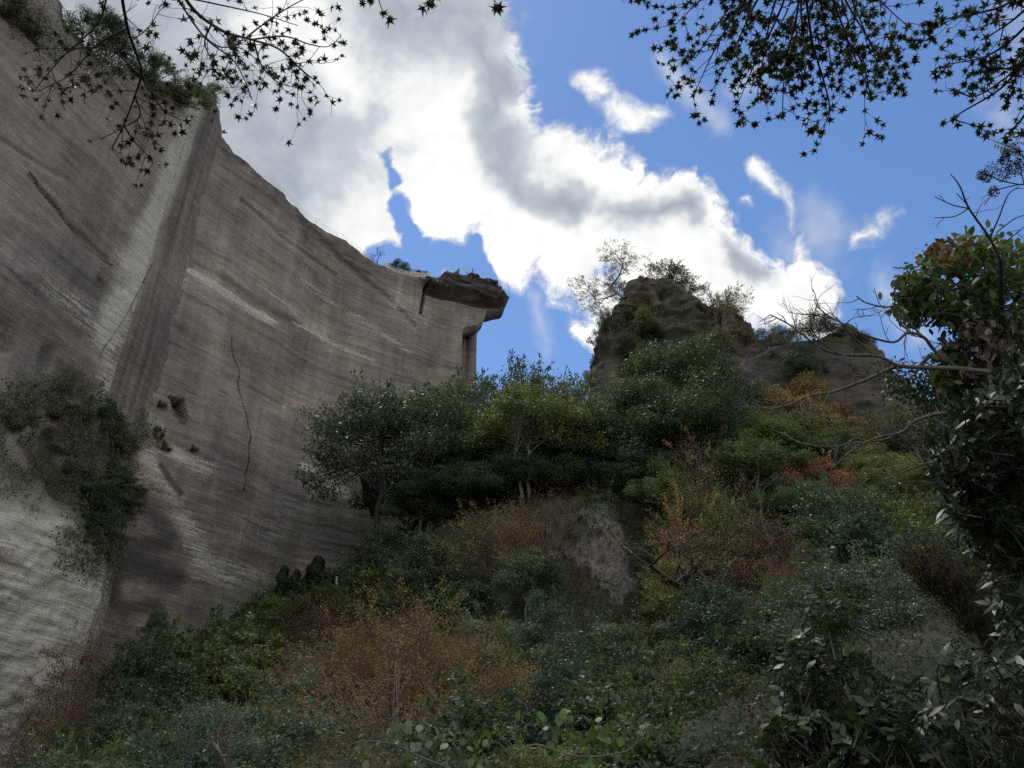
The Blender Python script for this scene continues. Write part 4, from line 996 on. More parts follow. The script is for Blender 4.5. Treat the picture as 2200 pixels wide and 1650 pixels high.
 ('shrub4', 960, 1540, 240, 28, DG2, 'broadleaf_shrub', 'green bush behind the vine, left of its curl', 'shrub', F_),
 ('shrub1', 1180, 1400, 230, 46, BG, 'glossy_shrub', 'round blue green bush right of the golden brown tip', 'shrub', S_),
 ('shrub4', 1330, 1410, 280, 38, DG2, 'glossy_shrub', 'broad speckled bush in the lower centre right', 'shrub', S_),
 ('shrub5', 1180, 1500, 280, 28, OG, 'broadleaf_shrub', 'olive leafy bush directly behind the arching vine', 'shrub', F_),
 ('shrub4', 1400, 1510, 300, 26, DG2, 'glossy_shrub', 'dark speckled bush on the bottom edge, right of the vine', 'shrub', F_),
 ('shrub1', 1530, 1400, 220, 36, DG, 'glossy_shrub', 'shaded bush left of the glossy foreground leaves', 'shrub', S_),
 ('shrub5', 1590, 1480, 220, 26, BG, 'broadleaf_shrub', 'dark hollow bush at the bottom, left of the glossy foreground leaves', 'shrub', F_),
 ('shrub5', 1760, 1330, 260, 30, DG2, 'broadleaf_shrub', 'tangled bush with dead twigs behind the foreground leaves', 'shrub', F_),
 ('shrub5', 2010, 1340, 300, 26, DG, 'glossy_shrub', 'dark bush under the leaning mossy trunk', 'shrub', F_),
 ('shrub1', 2130, 1230, 260, 24, DG, 'glossy_shrub', 'dark bush at the right edge beside the leaning mossy trunk', 'shrub', F_),
 ('shrub1', 1880, 1480, 300, 18, DG, 'glossy_shrub', 'dark bush at the bottom right behind the foreground leaves', 'shrub', F_),
 ('shrub4', 1700, 1560, 260, 18, DG, 'broadleaf_shrub', 'shadowy bush on the bottom edge behind the foreground leaves', 'shrub', F_),
]
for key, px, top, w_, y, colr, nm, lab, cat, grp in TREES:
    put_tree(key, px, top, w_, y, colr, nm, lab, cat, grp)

# trees and plants that root in the rock itself
CR = 'plants on the cliff tops'
ROCKPL = [
 ('bare1', 1335, 548, 205, 121, 640, (.17, .13, .10), 'bare_tree', 'pale bare tree leaning out over the left side of the peak summit', 'tree'),
 ('bare3', 1395, 565, 140, 123, 618, (.10, .085, .06), 'small_tree', 'sparse tree on the summit right of the leaning bare tree', 'tree'),
 ('airy2', 1440, 580, 100, 124, 640, (.05, .055, .035), 'small_tree', 'dark leaved shrub on the right shoulder of the summit', 'shrub'),
 ('airy1', 1470, 608, 80, 124, 665, (.06, .06, .04), 'small_shrub', 'shrub just below the summit on the sky edge of the peak', 'shrub'),
 ('bare3', 1510, 625, 90, 124, 690, (.10, .09, .06), 'bare_shrub', 'thin shrub halfway down the sky edge of the peak', 'shrub'),
 ('airy1', 1560, 640, 90, 116, 690, (.10, .08, .05), 'small_shrub', 'brown shrub on top of the small pointed crag', 'shrub'),
 ('bare3', 1610, 665, 100, 120, 730, (.14, .11, .07), 'bare_shrub', 'tan grassy shrub right of the small pointed crag', 'shrub'),
 ('dome2', 1650, 706, 90, 112, 780, (.07, .07, .05), 'small_shrub', 'shrub in the notch between the peak and the dark pine', 'shrub'),
 ('flat2', 1735, 672, 155, 103, 790, (.028, .038, .022), 'pine_tree', 'dark flat-topped pine at the head of the grey rock slope', 'tree'),
 ('dome1', 1820, 700, 110, 104, 780, (.022, .026, .018), 'evergreen_tree', 'black shaggy bush capping the grey rock slope', 'shrub'),
 ('dome2', 1715, 738, 150, 101, 850, (.03, .042, .025), 'evergreen_tree', 'dark round bush under the flat-topped pine', 'shrub'),
 ('shrub3', 1660, 735, 110, 108, 800, (.075, .065, .05), 'small_shrub', 'grey brown bush below the notch, left of the pine', 'shrub'),
 ('russet1', 1700, 770, 110, 105, 830, TN, 'grass_tuft', 'straw coloured tuft above the orange autumn tree', 'grass'),
 ('twig', 1690, 630, 40, 100, 745, TN, 'dead_sapling', 'leafless sapling standing up against the white cloud, left of the pine', 'tree'),
 ('airy2', 1305, 655, 60, 120, 730, (.07, .08, .04), 'small_shrub', 'shrub on the left edge of the peak, halfway up', 'shrub'),
 ('airy2', 1285, 705, 50, 120, 770, (.07, .08, .045), 'small_shrub', 'shrub low on the left edge of the peak', 'shrub'),
 ('shrub3', 1385, 660, 80, 116, 700, (.10, .11, .05), 'grass_tuft', 'pale green tuft on the ledge in the middle of the peak', 'grass'),
 ('shrub2', 1345, 690, 60, 116, 760, (.04, .05, .025), 'hanging_ivy', 'green ivy hanging down the left half of the peak', 'ivy'),
 ('dome2', 255, 35, 190, 72, 150, (.026, .036, .018), 'evergreen_tree', 'dark bushy tree on the top of the left cliff', 'tree'),
 ('shrub3', 340, 112, 110, 77, 190, (.045, .055, .025), 'small_shrub', 'green bush on the left cliff rim right of the dark bushy tree', 'shrub'),
 ('shrub3', 410, 168, 90, 82, 220, (.09, .085, .045), 'small_shrub', 'yellowish scrub at the top corner of the left cliff', 'shrub'),
 ('airy2', 465, 180, 60, 87, 215, (.10, .09, .06), 'small_shrub', 'thin dry scrub at the outermost top corner of the left cliff', 'shrub'),
 ('dome2', 868, 568, 90, 128, 602, (.024, .034, .02), 'evergreen_shrub', 'dark shrub behind the white fence on the quarry rim', 'shrub'),
 ('dome1', 905, 583, 50, 130, 606, (.024, .034, .02), 'evergreen_shrub', 'small dark shrub at the right end of the white fence', 'shrub'),
 ('bare3', 820, 545, 70, 128, 585, (.10, .09, .07), 'bare_shrub', 'faint bare shrub on the quarry rim against blue sky', 'shrub'),
]
for key, px, top, w_, y, base, colr, nm, lab, cat in ROCKPL:
    put_tree(key, px, top - (10 if 1400 < px < 1670 else 0), w_ * (1.25 if 1400 < px < 1670 else .9), y, colr, nm, lab, cat, CR, base=base, rot=0.0 if key in ('bare1', 'twig') else None)

# ivy wrapped stubs at the foot of the wall
for px, top, w_, base, y, ln, lab in [(612, 1214, 30, 1262, 107, 0, 'dark ivy covered stub, leftmost of the row at the wall foot'), (638, 1222, 26, 1262, 107, 0, 'dark ivy covered stub, second from the left at the wall foot'),
                                  (658, 1232, 16, 1262, 107, 0, 'small ivy covered stub, third of the row at the wall foot'), (684, 1194, 46, 1250, 106, 0, 'tallest and widest ivy covered stub of the row at the wall foot'),
                                  (815, 1018, 26, 1105, 108, -.42, 'long leaning ivy covered trunk under the spreading tree, left of the pair'), (820, 1010, 22, 1080, 110, -.25, 'shorter ivy covered trunk rising beside the long leaning one')]:
    o = put_tree('ivy', px, top, w_, y, (.018, .032, .018), 'ivy_covered_stub', lab, 'ivy stub', 'ivy covered stubs at the wall foot', base=base, rot=0.0)
    if ln:
        o.rotation_euler = (0, ln, 0)

# hanging plants on the left cliff and small tufts on the walls
def wall_point(px, py):
    """first cliff surface behind a pixel"""
    a, b, c = ray(px, py)
    best = None
    for path, r0, r1 in ((UP, 0, UP.S[4]), (MAIN, 5, MAIN.L)):
        s, z = path.hit(px, py, r0, r1); p = path.at(s)
        if abs(p[0] / p[1] - a / b) < .004 and (best is None or p[1] < best[1]): best = (p[0], p[1], z)
    x, y, z = best
    if px < 300 and z < 40:
        kk = float(np.clip((z - 29) / 9, 0, 1)); s, z2 = LO.hit(px, py, 0, LO.S[4]); p = LO.at(s)
        x, y, z = p[0] * (1 - kk) + x * kk, p[1] * (1 - kk) + y * kk, z2 * (1 - kk) + z * kk
    return x, y, z
HANG = [(30, 900, 190, 'shrub3', (.05, .065, .03), 'green bush on the cliff ledge at the left edge of the picture'), (120, 880, 170, 'shrub3', (.055, .065, .032), 'bush on the cliff ledge above the dark oval hollow'),
        (210, 900, 170, 'shrub3', (.045, .06, .028), 'bush on the cliff ledge right of the dark oval hollow'), (255, 950, 90, 'shrub3', (.075, .065, .03), 'brown green bush at the outer corner of the ledge'),
        (50, 1000, 180, 'russet1', (.10, .085, .045), 'brown scrub on the ledge under the dark oval hollow'), (150, 1020, 190, 'shrub2', (.05, .062, .035), 'grassy bush hanging from the middle of the ledge'),
        (240, 1020, 120, 'shrub3', (.06, .075, .035), 'leafy bush below the outer corner of the ledge'), (200, 1100, 170, 'shrub1', (.035, .048, .025), 'nearly black bush at the bottom of the ledge'),
        (270, 1045, 110, 'shrub3', (.07, .085, .035), 'yellowish green bush hanging over the right side of the ledge'), (255, 1100, 120, 'flat1', (.07, .08, .045), 'layered pale bush under the yellowish green one'),
        (185, 1165, 110, 'shrub1', (.032, .042, .022), 'dark bush hanging lowest over the pale rock'), (90, 1060, 130, 'russet1', (.09, .07, .045), 'brown scrub fringing the top of the pale rock'),
        (20, 30, 150, 'shrub3', (.05, .052, .025), 'dull green bush high on the left cliff in the top left corner'), (150, 830, 120, 'russet1', (.10, .085, .05), 'thin brown scrub above the cliff ledge'),
        (225, 1190, 60, 'shrub3', (.05, .05, .025), 'small bush at the lower right tip of the ledge'), (335, 930, 46, 'shrub3', (.06, .055, .03), 'small brown bush in the recess beside the square niche'),
        (345, 870, 34, 'shrub3', (.05, .05, .03), 'tiny bush left of the square niche in the wall'), (415, 965, 28, 'shrub3', (.05, .048, .03), 'lone tuft on the main wall right of the recess'),
        (350, 960, 38, 'shrub3', (.05, .06, .03), 'small green bush at the foot of the recess'), (212, 600, 34, 'russet1', (.09, .085, .05), 'tuft beside the pale streak on the left cliff')]
for px, py, w_, key, colr, lab in HANG:
    x, y, z = wall_point(px, py)
    W = w_ * pxm(px, py, y) * 1.02
    nv = Vector((.97, -.25, 0)) if px < 300 else Vector((.6, -.75, 0))
    h = W * .62
    root = thing('cliff_shrub' if key != 'russet1' else 'cliff_scrub', lab, 'shrub', (x - nv.x * W * .12, y - nv.y * W * .12, z - h * .45), 'plants clinging to the quarry walls')
    root.scale = (W, W * .9, h * 1.15); root.rotation_euler = (0, R(8), random.Random(px).uniform(0, 6))
    link('branches', PROTO[key][0], root); link('crown', PROTO[key][1], root, tuple(1.35 * c_ for c_ in colr))

# ---------------------------------------------------------------- undergrowth nobody could count
rng = np.random.default_rng(77)
n = 620000
ux = rng.uniform(-58, 75, n); uy = 14 + 108 * rng.uniform(0, 1, n) ** 1.0
uz = tz(ux, uy); qx, qy = proj(np.c_[ux, uy, uz])
keep = (qx > -100) & (qx < 2300) & (qy < 1800) & (vnoise(ux / 2.0, uy / 2.0, 0, 3) > -.55)
keep &= ~((ux < MAIN.at(0)[0]) | (ux < -46) & (uy > 80))
rk = inpoly(qx, qy, [(1190, 1120), (1240, 1100), (1290, 1090), (1330, 1120), (1350, 1200), (1370, 1280), (1320, 1290), (1270, 1230), (1220, 1190), (1185, 1160)]) & (uy > 60)
keep &= ~(rk & (rng.uniform(0, 1, n) < .93))
ux, uy, uz = ux[keep], uy[keep], uz[keep]; n = len(ux)
brown = fbm(ux / 7, uy / 7, 0, 3, 9)
for nm, sel, colr, mt, lab in [('undergrowth', brown < .08, (.032, .044, .018), 'leaf', 'low green undergrowth covering the slope between the bushes'), ('leaf_litter', brown >= .08, (.065, .044, .024), 'dry', 'brown dry scrub and fallen leaves between the bushes')]:
    m_ = int(sel.sum()); U = Geo()
    hgt = np.abs(rng.normal(size=m_)) * .8 * np.clip(.6 + 1.6 * fbm(ux[sel] / 1.7, uy[sel] / 1.7, 0, 2, 5), .15, 2)
    pos = np.c_[ux[sel], uy[sel], uz[sel] + hgt]
    U.leaves(T_DIAMOND, pos, rdir(rng, m_) + (0, 0, .2), rdir(rng, m_) * .7 + (0, -.2, .7), (.10 + .0024 * uy[sel]) * rng.uniform(.6, 1.3, m_), rng.uniform(0, 1, m_))
    o = link(nm, U.mesh(nm, M[mt]), None, colr); tag(o, lab, kind='stuff')

def scatter(V, w, n, seed, label, colr, size, mt='leaf', name='cliff_ivy', out=(.8, -.4, .2)):
    r_ = np.random.default_rng(seed); w = np.clip(w, 0, None).ravel(); V = V.reshape(-1, 3); k_ = r_.choice(len(w), n, p=w / w.sum())
    U = Geo(); U.leaves(T_DIAMOND, V[k_] + r_.normal(size=(n, 3)) * .25 + np.array(out) * r_.uniform(-.1, .7, n)[:, None], rdir(r_, n) + (0, 0, -.5), rdir(r_, n) * .8 + np.array(out), size * r_.uniform(.6, 1.3, n), r_.uniform(0, 1, n))
    tag(link(name, U.mesh(name, M[mt]), None, colr), label, kind='stuff')
nzz = fbm(fr2[..., 1] / 3, fr2[..., 2] / 3, fr2[..., 0] / 3, 3, 301)
wl = np.maximum(stroke(PX2, PY2, [(-40, 930), (60, 900), (150, 900), (250, 960)], 70, .8), stroke(PX2, PY2, [(60, 1000), (200, 1080), (190, 1170)], 60, .8)) * (nzz > -.15) * (fr2[..., 2] < 60)
wl = wl * (1 - stroke(PX2, PY2, [(100, 945), (103, 975)], 28, .4))
scatter(fr2, wl, 20000, 1, 'tangle of creepers and ferns covering the ledge of the left cliff', (.085, .095, .05), .30)
wl2 = (np.maximum(.8 * stroke(PX2, PY2, [(150, 40), (240, 150), (350, 190), (450, 215)], 20, .9), .5 * stroke(PX2, PY2, [(20, 20), (70, 60), (90, 90)], 35, .9))) * (nzz > -.1)
scatter(fr2, wl2, 7000, 2, 'thin creepers trailing over the top edge of the left cliff', (.06, .065, .03), .26)
def ob_verts(o):
    a = np.empty(len(o.data.vertices) * 3, np.float32); o.data.vertices.foreach_get('co', a); return a.reshape(-1, 3).astype(float)
V = ob_verts(peak); qx, qy = proj(V); nzz = fbm(V[:, 0] / 4, V[:, 1] / 4, V[:, 2] / 4, 3, 303)
wp = (np.maximum(stroke(qx, qy, [(1390, 665), (1350, 700), (1335, 790)], 24, .9), np.maximum(.5 * stroke(qx, qy, [(1440, 690), (1520, 700), (1600, 750)], 40, .9), .8 * stroke(qx, qy, [(1290, 690), (1275, 790)], 16, .9)))) * (nzz > -.1) * (V[:, 1] < 124)
scatter(V, wp, 9000, 3, 'ivy and grass growing on the face of the rock peak', (.045, .052, .026), .34, out=(0, -.8, .2))
V = ob_verts(crag); qx, qy = proj(V); nzz = fbm(V[:, 0] / 4, V[:, 1] / 4, V[:, 2] / 4, 3, 304)
scatter(V, (nzz > .05) * (V[:, 1] < 114) * 1.0, 7000, 4, 'dry tan grass on the small pointed crag', (.12, .09, .06), .32, 'dry', 'crag_grass', (0, -.6, .5))
# ---------------------------------------------------------------- railings, fence and visitors on the quarry rim
def rim3(path, s, back, dz=0.0):
    """point on the weathered edge of the rim, back metres behind it"""
    E, sc_ = (front[-1], s_top) if path is MAIN else (fr2[-1], sU)
    E2 = front[-6] if path is MAIN else fr2[-6]
    p = np.array([np.interp(s, sc_, E[:, i]) for i in range(3)]); n = path.nrm(np.array([s]))[0]
    return np.array([p[0] - n[0] * back, p[1] - n[1] * back, p[2] + dz])

def rim_pt(path, zf, s, back, dz=0.0, toward=None):
    p = path.at(np.array([s]))[0]; n = path.nrm(np.array([s]))[0]
    b = np.array([-n[0], -n[1]]) if toward is None else np.array(toward)
    return np.array([p[0] + b[0] * back, p[1] + b[1] * back, float(zf(s)) + dz])

def railing(label, path, zf, s0, s1, nposts, height=1.15, back=.2, name='railing', rails=(1.0, .55), mesh=False, mat='steel', rad=.022, smoothz=True):
    ss = np.linspace(s0, s1, nposts)
    zz = np.array([float(zf(s)) for s in ss])
    if smoothz: zz = np.maximum(zz, np.convolve(np.pad(zz, 1, 'edge'), np.ones(3) / 3, 'valid'))
    pts = np.array([rim3(path, s, back) for s in ss]); pts[1:-1] = (pts[:-2] + pts[1:-1] * 2 + pts[2:]) / 4
    root = thing(name, label, 'railing' if name == 'railing' else 'fence', tuple(pts[0]), 'railings along the quarry rim')
    o = pts[0]
    for p in pts:
        g = Geo(); g.tube([p - o - (0, 0, .6), p - o + (0, 0, height)], rad * 1.3, 5); link('post', g.mesh('post', M[mat]), root)
    for h in rails:
        g = Geo(); g.tube(pts - o + (0, 0, height * h), rad, 5); link('rail', g.mesh('rail', M[mat]), root)
    if mesh:
        g = Geo()
        for a, b in zip(pts[:-1], pts[1:]):
            L = np.linalg.norm(b - a); k = max(2, int(L / (.16 if mesh == 1 else .11)))
            for t_ in np.linspace(0, 1, k, endpoint=False):
                q = a + (b - a) * t_ - o; g.tube([q + (0, 0, .05), q + (0, 0, height * rails[0])], rad * (.3 if mesh == 1 else .9), 3)
            if mesh == 2:
                for hh in np.arange(.15, height, .16): g.tube([a - o + (0, 0, hh), b - o + (0, 0, hh)], rad * .8, 3)
        link('mesh_infill' if mesh == 1 else 'lattice', g.mesh('infill', M[mat]), root)
    return root
sx = lambda px, py: MAIN.hit(px, py)[0]
railing('thin steel railing at the top corner of the left cliff', UP, LRIM, UP.S[2] + .8, UP.S[4] - .4, 5, back=.15, smoothz=False)
railing('long thin steel railing on the descending rim, left of the white patch of cloud', MAIN, RIMZ, sx(582, 395), sx(745, 523), 8, height=1.35)
railing('faint steel railing between the descending rim and the white fence', MAIN, RIMZ, sx(752, 530), sx(812, 570), 4)
railing('white lattice fence on the rim below the dark shrubs', MAIN, RIMZ, sx(822, 572), sx(918, 607), 9, name='lattice_fence', rails=(1.0, .1), mesh=2, mat='whitefence', rad=.035, back=.2, height=1.25)
railing('mesh railing round the lookout platform on the jutting rock', MAIN, lambda s: max(float(RIMZ(s)), float(np.interp(s, [sx(915, 604), sx(950, 598), sx(985, 594), sx(1040, 603), sx(1078, 632)], [RIMZ(sx(915, 604)) + .1, RIMZ(sx(950, 596)) + .1, RIMZ(sx(976, 592)) + .2, RIMZ(sx(1030, 606)) + .5, RIMZ(sx(1078, 632)) + .3]))),
        sx(934, 604), sx(1077, 630), 9, mesh=1, height=1.35, back=.15)
g = Geo(); b0 = rim3(MAIN, sx(784, 556), .3, -.3)
g.box((0, 0, .35), (.22, .22, .5)); g.box((0, 0, .92), (.28, .28, .07)); g.tube([(0, 0, .95), (0, 0, 1.3)], .12, 6)
o = link('stone_marker', g.mesh('stone_marker', M['whitefence'])); o.location = b0; tag(o, 'small pale stone marker standing alone on the quarry rim', 'marker')

def person(px, py, label, top_c, pose):
    s = sx(px, py); p0 = rim3(MAIN, s, .7, .1); sc_ = 1.0
    root = thing('person', label, 'person', tuple(p0), 'visitors at the lookout')
    # one continuous body grown over a jointed skeleton
    J = {'pel': (0, 0, .95), 'che': (0, 0, 1.28), 'nec': (0, 0, 1.45), 'hea': (0, -.02, 1.62), 'top': (0, -.01, 1.73)}
    vs_ = [J['pel'], J['che'], J['nec'], J['hea'], J['top'], (-.10, 0, .9), (-.11, -.02, .5), (-.11, 0, .07), (-.11, -.14, .03), (.10, 0, .9), (.11, -.01, .5), (.11, .02, .07), (.11, -.12, .03),
           (-.19, 0, 1.38), (-.25, -.02 - .1 * pose, 1.1), (-.20, -.28 * pose - .05, 1.0 + .1 * pose), (.19, 0, 1.38), (.25, -.02 - .1 * pose, 1.1), (.2, -.28 * pose - .05, 1.0 + .1 * pose)]
    es = [(0, 1), (1, 2), (2, 3), (3, 4), (0, 5), (5, 6), (6, 7), (7, 8), (0, 9), (9, 10), (10, 11), (11, 12), (2, 13), (13, 14), (14, 15), (2, 16), (16, 17), (17, 18)]
    rad = [.13, .15, .055, .095, .05, .09, .06, .04, .035, .09, .06, .04, .035, .06, .042, .032, .06, .042, .032]
    me = bpy.data.meshes.new('body'); me.from_pydata(vs_, es, []); o = link('body', me, root)
    md = o.modifiers.new('skin', 'SKIN')
    for v_i, r_ in zip(me.skin_vertices[0].data, rad): v_i.radius = (r_, r_ * .8)
    me.skin_vertices[0].data[0].use_root = True
    o.modifiers.new('sub', 'SUBSURF').levels = 1; o.modifiers['sub'].render_levels = 1
    me.materials.append(simple('skin_and_trousers', (.12, .09, .08), .8))
    g = Geo(); g.tube([(0, 0, .86), (0, 0, 1.1), (0, 0, 1.38), (0, 0, 1.47)], [.175, .17, .20, .08], 10); link('jacket', g.mesh('jacket', simple('jacket_cloth', top_c, .8), True), root)
    g = Geo(); g.tube([(0, .01, 1.58), (0, .015, 1.68), (0, .01, 1.76)], [.10, .115, .03], 8); link('hair', g.mesh('hair', simple('dark_hair', (.015, .012, .01), .6), True), root)
person(982, 592, 'dark haired visitor standing apart at the left of the lookout platform', (.02, .02, .03), .3)
person(1001, 596, 'visitor in a pale jacket in the middle of the three on the lookout', (.45, .42, .42), 1)
person(1011, 596, 'visitor in a grey jacket at the right end of the three on the lookout', (.18, .18, .2), .8)

# little posts on the grassy crest at the foot of the wall
for px, py, h, mt, lab in [(722, 1262, 1.7, 'wood', 'pale squared wooden post on the grassy crest by the wall'), (762, 1252, 1.1, 'darkbark', 'short dark stump with a leaning pale stick on the grassy crest')]:
    p0 = P(px, py, 100); z_ = float(tz(p0[0], 100)); p0[2] = max(z_, p0[2]) - .3
    g = Geo(); g.tube([(0, 0, 0), (.02, 0, h * .6), (-.06, 0, h)], [.22, .2, .17] if mt == 'wood' else [.34, .3, .26], 6)
    if mt == 'darkbark': g.tube([(-1.2, 0, 0), (-.2, 0, 1.2)], .05, 4)
    o = link('wooden_post' if mt == 'wood' else 'tree_stump', g.mesh('post', M[mt])); o.location = p0; tag(o, lab, 'post' if mt == 'wood' else 'stump')

# ---------------------------------------------------------------- foreground sprays
def smooth(pts, n=6):
    q = np.vstack([2 * pts[0] - pts[1], pts, 2 * pts[-1] - pts[-2]]); out = []
    for i in range(1, len(q) - 2):
        t_ = np.linspace(0, 1, n, endpoint=False)[:, None]; a, b, c, d_ = q[i - 1], q[i], q[i + 1], q[i + 2]
        out.append(.5 * (2 * b + (c - a) * t_ + (2 * a - 5 * b + 4 * c - d_) * t_ ** 2 + (3 * b - a - 3 * c + d_) * t_ ** 3))
    return np.vstack(out + [pts[-1:]])

def spray(G, L, paths, rng, tmpl, lsize, spacing=.12, tw_len=(.15, .4), leaf_gap=.045, sub=2, leafp=.9, droop=.0, pair=True, wind=.25, r0=None):
    """paths: lists of (px,py,d); grows side twigs and leaves on each"""
    def leafat(p, d_):
        if rng.uniform() > leafp: return
        ns = 2 if pair else 1
        for k in range(ns):
            ax = d_ * .5 + rdir(rng, 1)[0] * .9 + (0, 0, -droop)
            lp.append(p); la.append(ax); ln.append(rdir(rng, 1)[0] * .75 + (0, 0, .8)); ls.append(lsize * rng.uniform(.65, 1.25)); lv.append(rng.uniform())
    lp, la, ln, ls, lv = [], [], [], [], []
    def twig(p, d_, length, r, lev):
        n = max(3, int(length / .05)); pts = [p]; dd = d_.copy()
        for i in range(n):
            dd = dd + rng.normal(size=3) * wind * .6 + (0, 0, -droop * .1); dd /= np.linalg.norm(dd); pts.append(pts[-1] + dd * length / n)
        G.tube(pts, np.linspace(r, r * .5, len(pts)), 4)
        acc = 0
        for i in range(1, len(pts)):
            acc += length / n
            if lev > 0 and rng.uniform() < (length / n) / (spacing * .9):
                sd = rdir(rng, 1)[0]; nd = dd * .7 + sd * .75; nd /= np.linalg.norm(nd); twig(pts[i], nd, length * rng.uniform(.35, .65), r * .6, lev - 1)
            if acc >= leaf_gap and leafp > 0 and i > n * .25: acc = 0; leafat(pts[i], dd)
        if leafp > 0: leafat(pts[-1], dd); leafat(pts[-1], dd)
    for pth in paths:
        pts = np.array([Q(*p) for p in pth['p']]); pts = smooth(pts)
        ra, rb = pth.get('r', (.012, .003)); G.tube(pts, np.linspace(ra, rb, len(pts)), 6)
        seg = np.linalg.norm(np.diff(pts, axis=0), axis=1); tot = seg.sum(); cum = np.cumsum(seg)
        for i in range(1, len(pts)):
            if cum[i - 1] < tot * pth.get('from', .1): continue
            if rng.uniform() < seg[i - 1] / spacing * pth.get('dens', 1):
                dd = pts[i] - pts[i - 1]; dd /= np.linalg.norm(dd)
                nd = dd * .6 + rdir(rng, 1)[0] * .9; nd /= np.linalg.norm(nd)
                twig(pts[i], nd, rng.uniform(*tw_len) * (1 - .4 * cum[i - 1] / tot), rb * 1.0, sub - 1)
        if leafp > 0: leafat(pts[-1], pts[-1] - pts[-2]); leafat(pts[-1], pts[-1] - pts[-2])
    if lp: L.leaves(tmpl, np.array(lp), np.array(la), np.array(ln), np.array(ls), np.array(lv))

def D(pts, d0, d1):
    n = len(pts); return [(x, y, d0 + (d1 - d0) * i / max(1, n - 1)) for i, (x, y) in enumerate(pts)]

# --- maple over the top left corner
rng = np.random.default_rng(5); G, L = Geo(), Geo()
pp = [D([(300, -260), (262, -60), (272, 50), (293, 115), (304, 155), (290, 205), (266, 268), (240, 320)], 4.0, 4.9), D([(304, 155), (322, 195), (375, 222), (450, 236)], 4.5, 4.8), D([(290, 205), (300, 250), (262, 275), (215, 300)], 4.6, 4.9),
      D([(266, 268), (285, 300), (310, 325), (328, 345)], 4.7, 5.0), D([(322, 195), (355, 240), (400, 262)], 4.6, 4.9), D([(300, 160), (240, 110), (160, 105), (110, 150), (70, 200)], 4.5, 4.9), D([(275, 60), (210, 95), (150, 160), (95, 190)], 4.4, 4.9),
      D([(240, -60), (215, 40), (160, 100), (120, 130)], 4.2, 4.8),
      D([(340, -200), (395, -10), (470, 62), (540, 85), (600, 106), (650, 152), (682, 176)], 4.0, 5.0), D([(540, 85), (610, 78), (665, 95), (705, 100), (732, 78)], 4.7, 5.1), D([(345, -60), (435, 75), (500, 128), (528, 178), (542, 214)], 4.2, 5.0),
      D([(545, 86), (562, 140), (600, 178), (648, 190)], 4.7, 5.1), D([(530, 80), (575, 45), (640, 5), (720, -30)], 4.6, 5.0), D([(435, 75), (470, 100), (520, 105), (575, 150)], 4.5, 5.0), D([(400, -5), (470, 10), (560, 30), (640, 55)], 4.4, 5.0), D([(455, 50), (440, 95), (470, 150), (500, 190)], 4.5, 5.0)]
paths = [dict(p=p, r=(.009, .003) if i in (0, 8) else (.005, .002), **({'from': .3} if i in (0, 8) else {})) for i, p in enumerate(pp)]
spray(G, L, paths, rng, T_MAPLE, .033, spacing=.085, tw_len=(.12, .36), leaf_gap=.07, sub=2, leafp=.5)
base = np.array([-5.2, -3.2, -.3])
root = thing('maple_tree', 'thin maple boughs with small dark star leaves hanging in from the top left', 'tree', tuple(base))
def shift(G_, b): G_.v = [a - b for a in G_.v]; return G_
j0, j1 = Q(300, -260, 4.0), Q(340, -200, 4.0)
tk = Geo(); tk.tube(bez(base, base + (.2, .2, 3.5), base + (.5, .4, 6.6), 9), np.linspace(.16, .09, 9), 9)
for j in (j0, j1): tk.tube(bez(base + (.45, .35, 6.0), (base + j) / 2 + (0, 0, 3.0), j, 8), np.linspace(.05, .012, 8), 6)
link('trunk', shift(tk, base).mesh('trunk', M['bark'], True), root); link('branches', shift(G, base).mesh('branches', M['darkbark'], True), root)
link('leaves', shift(L, base).mesh('leaves', M['leaf']), root, (.040, .034, .030))

# --- maple over the top right
rng = np.random.default_rng(8); G, L = Geo(), Geo()
hub = (1735, -170, 4.3); ends = [(1445, 60), (1490, 130), (1490, 205), (1530, 195), (1580, 235), (1625, 215), (1680, 250), (1720, 190), (1640, 110), (1560, 60), (1790, 170), (1800, 60), (1870, 200), (1925, 170), (1880, 120), (1965, 70), (1900, 20), (1840, 100), (1730, 110), (1600, 20), (1690, 60), (1765, 20)]
pp = []
for i, (x, y) in enumerate(ends):
    mx_, my_ = (hub[0] + x) / 2 + rng.uniform(-25, 25), (hub[1] + y) / 2 - 15
    pp.append([hub, (mx_, my_, 4.5 + rng.uniform(-.15, .25)), ((mx_ + x) / 2 + rng.uniform(-12, 12), (my_ + y) / 2, 4.7 + rng.uniform(-.2, .3)), (x, y, 4.9 + rng.uniform(-.3, .4))])
pp += [D([(1720, 190), (1735, 130)], 4.9, 4.8), D([(1725, -60), (1745, 90), (1770, 175), (1782, 240), (1760, 285)], 4.4, 5.0), D([(1800, 60), (1850, 130), (1870, 200)], 4.6, 5.0)]
paths = [dict(p=p, r=(.007, .0022), **{'from': .33}) for p in pp]
spray(G, L, paths, rng, T_MAPLE, .033, spacing=.095, tw_len=(.14, .42), leaf_gap=.05, sub=2, leafp=.8)
hub2 = (2290, -60, 4.4)
pp = [[hub2, (2200, 60, 4.6), (2120, 120, 4.8), (2035, 138, 5.0)], [hub2, (2210, 110, 4.7), (2150, 190, 4.9), (2055, 250, 5.1), (2085, 268, 5.2)], [hub2, (2160, 10, 4.6), (2080, 35, 4.8)], [hub2, (2240, 100, 4.7), (2170, 160, 4.8), (2100, 205, 5.0), (2055, 198, 5.0)],
      [hub2, (2240, 140, 4.7), (2205, 240, 5.0), (2180, 275, 5.1)], [hub2, (2180, 40, 4.6), (2120, 80, 4.8)], [hub2, (2230, 20, 4.5), (2150, -10, 4.6)], [hub2, (2220, 90, 4.6), (2190, 140, 4.8), (2140, 150, 4.9)]]
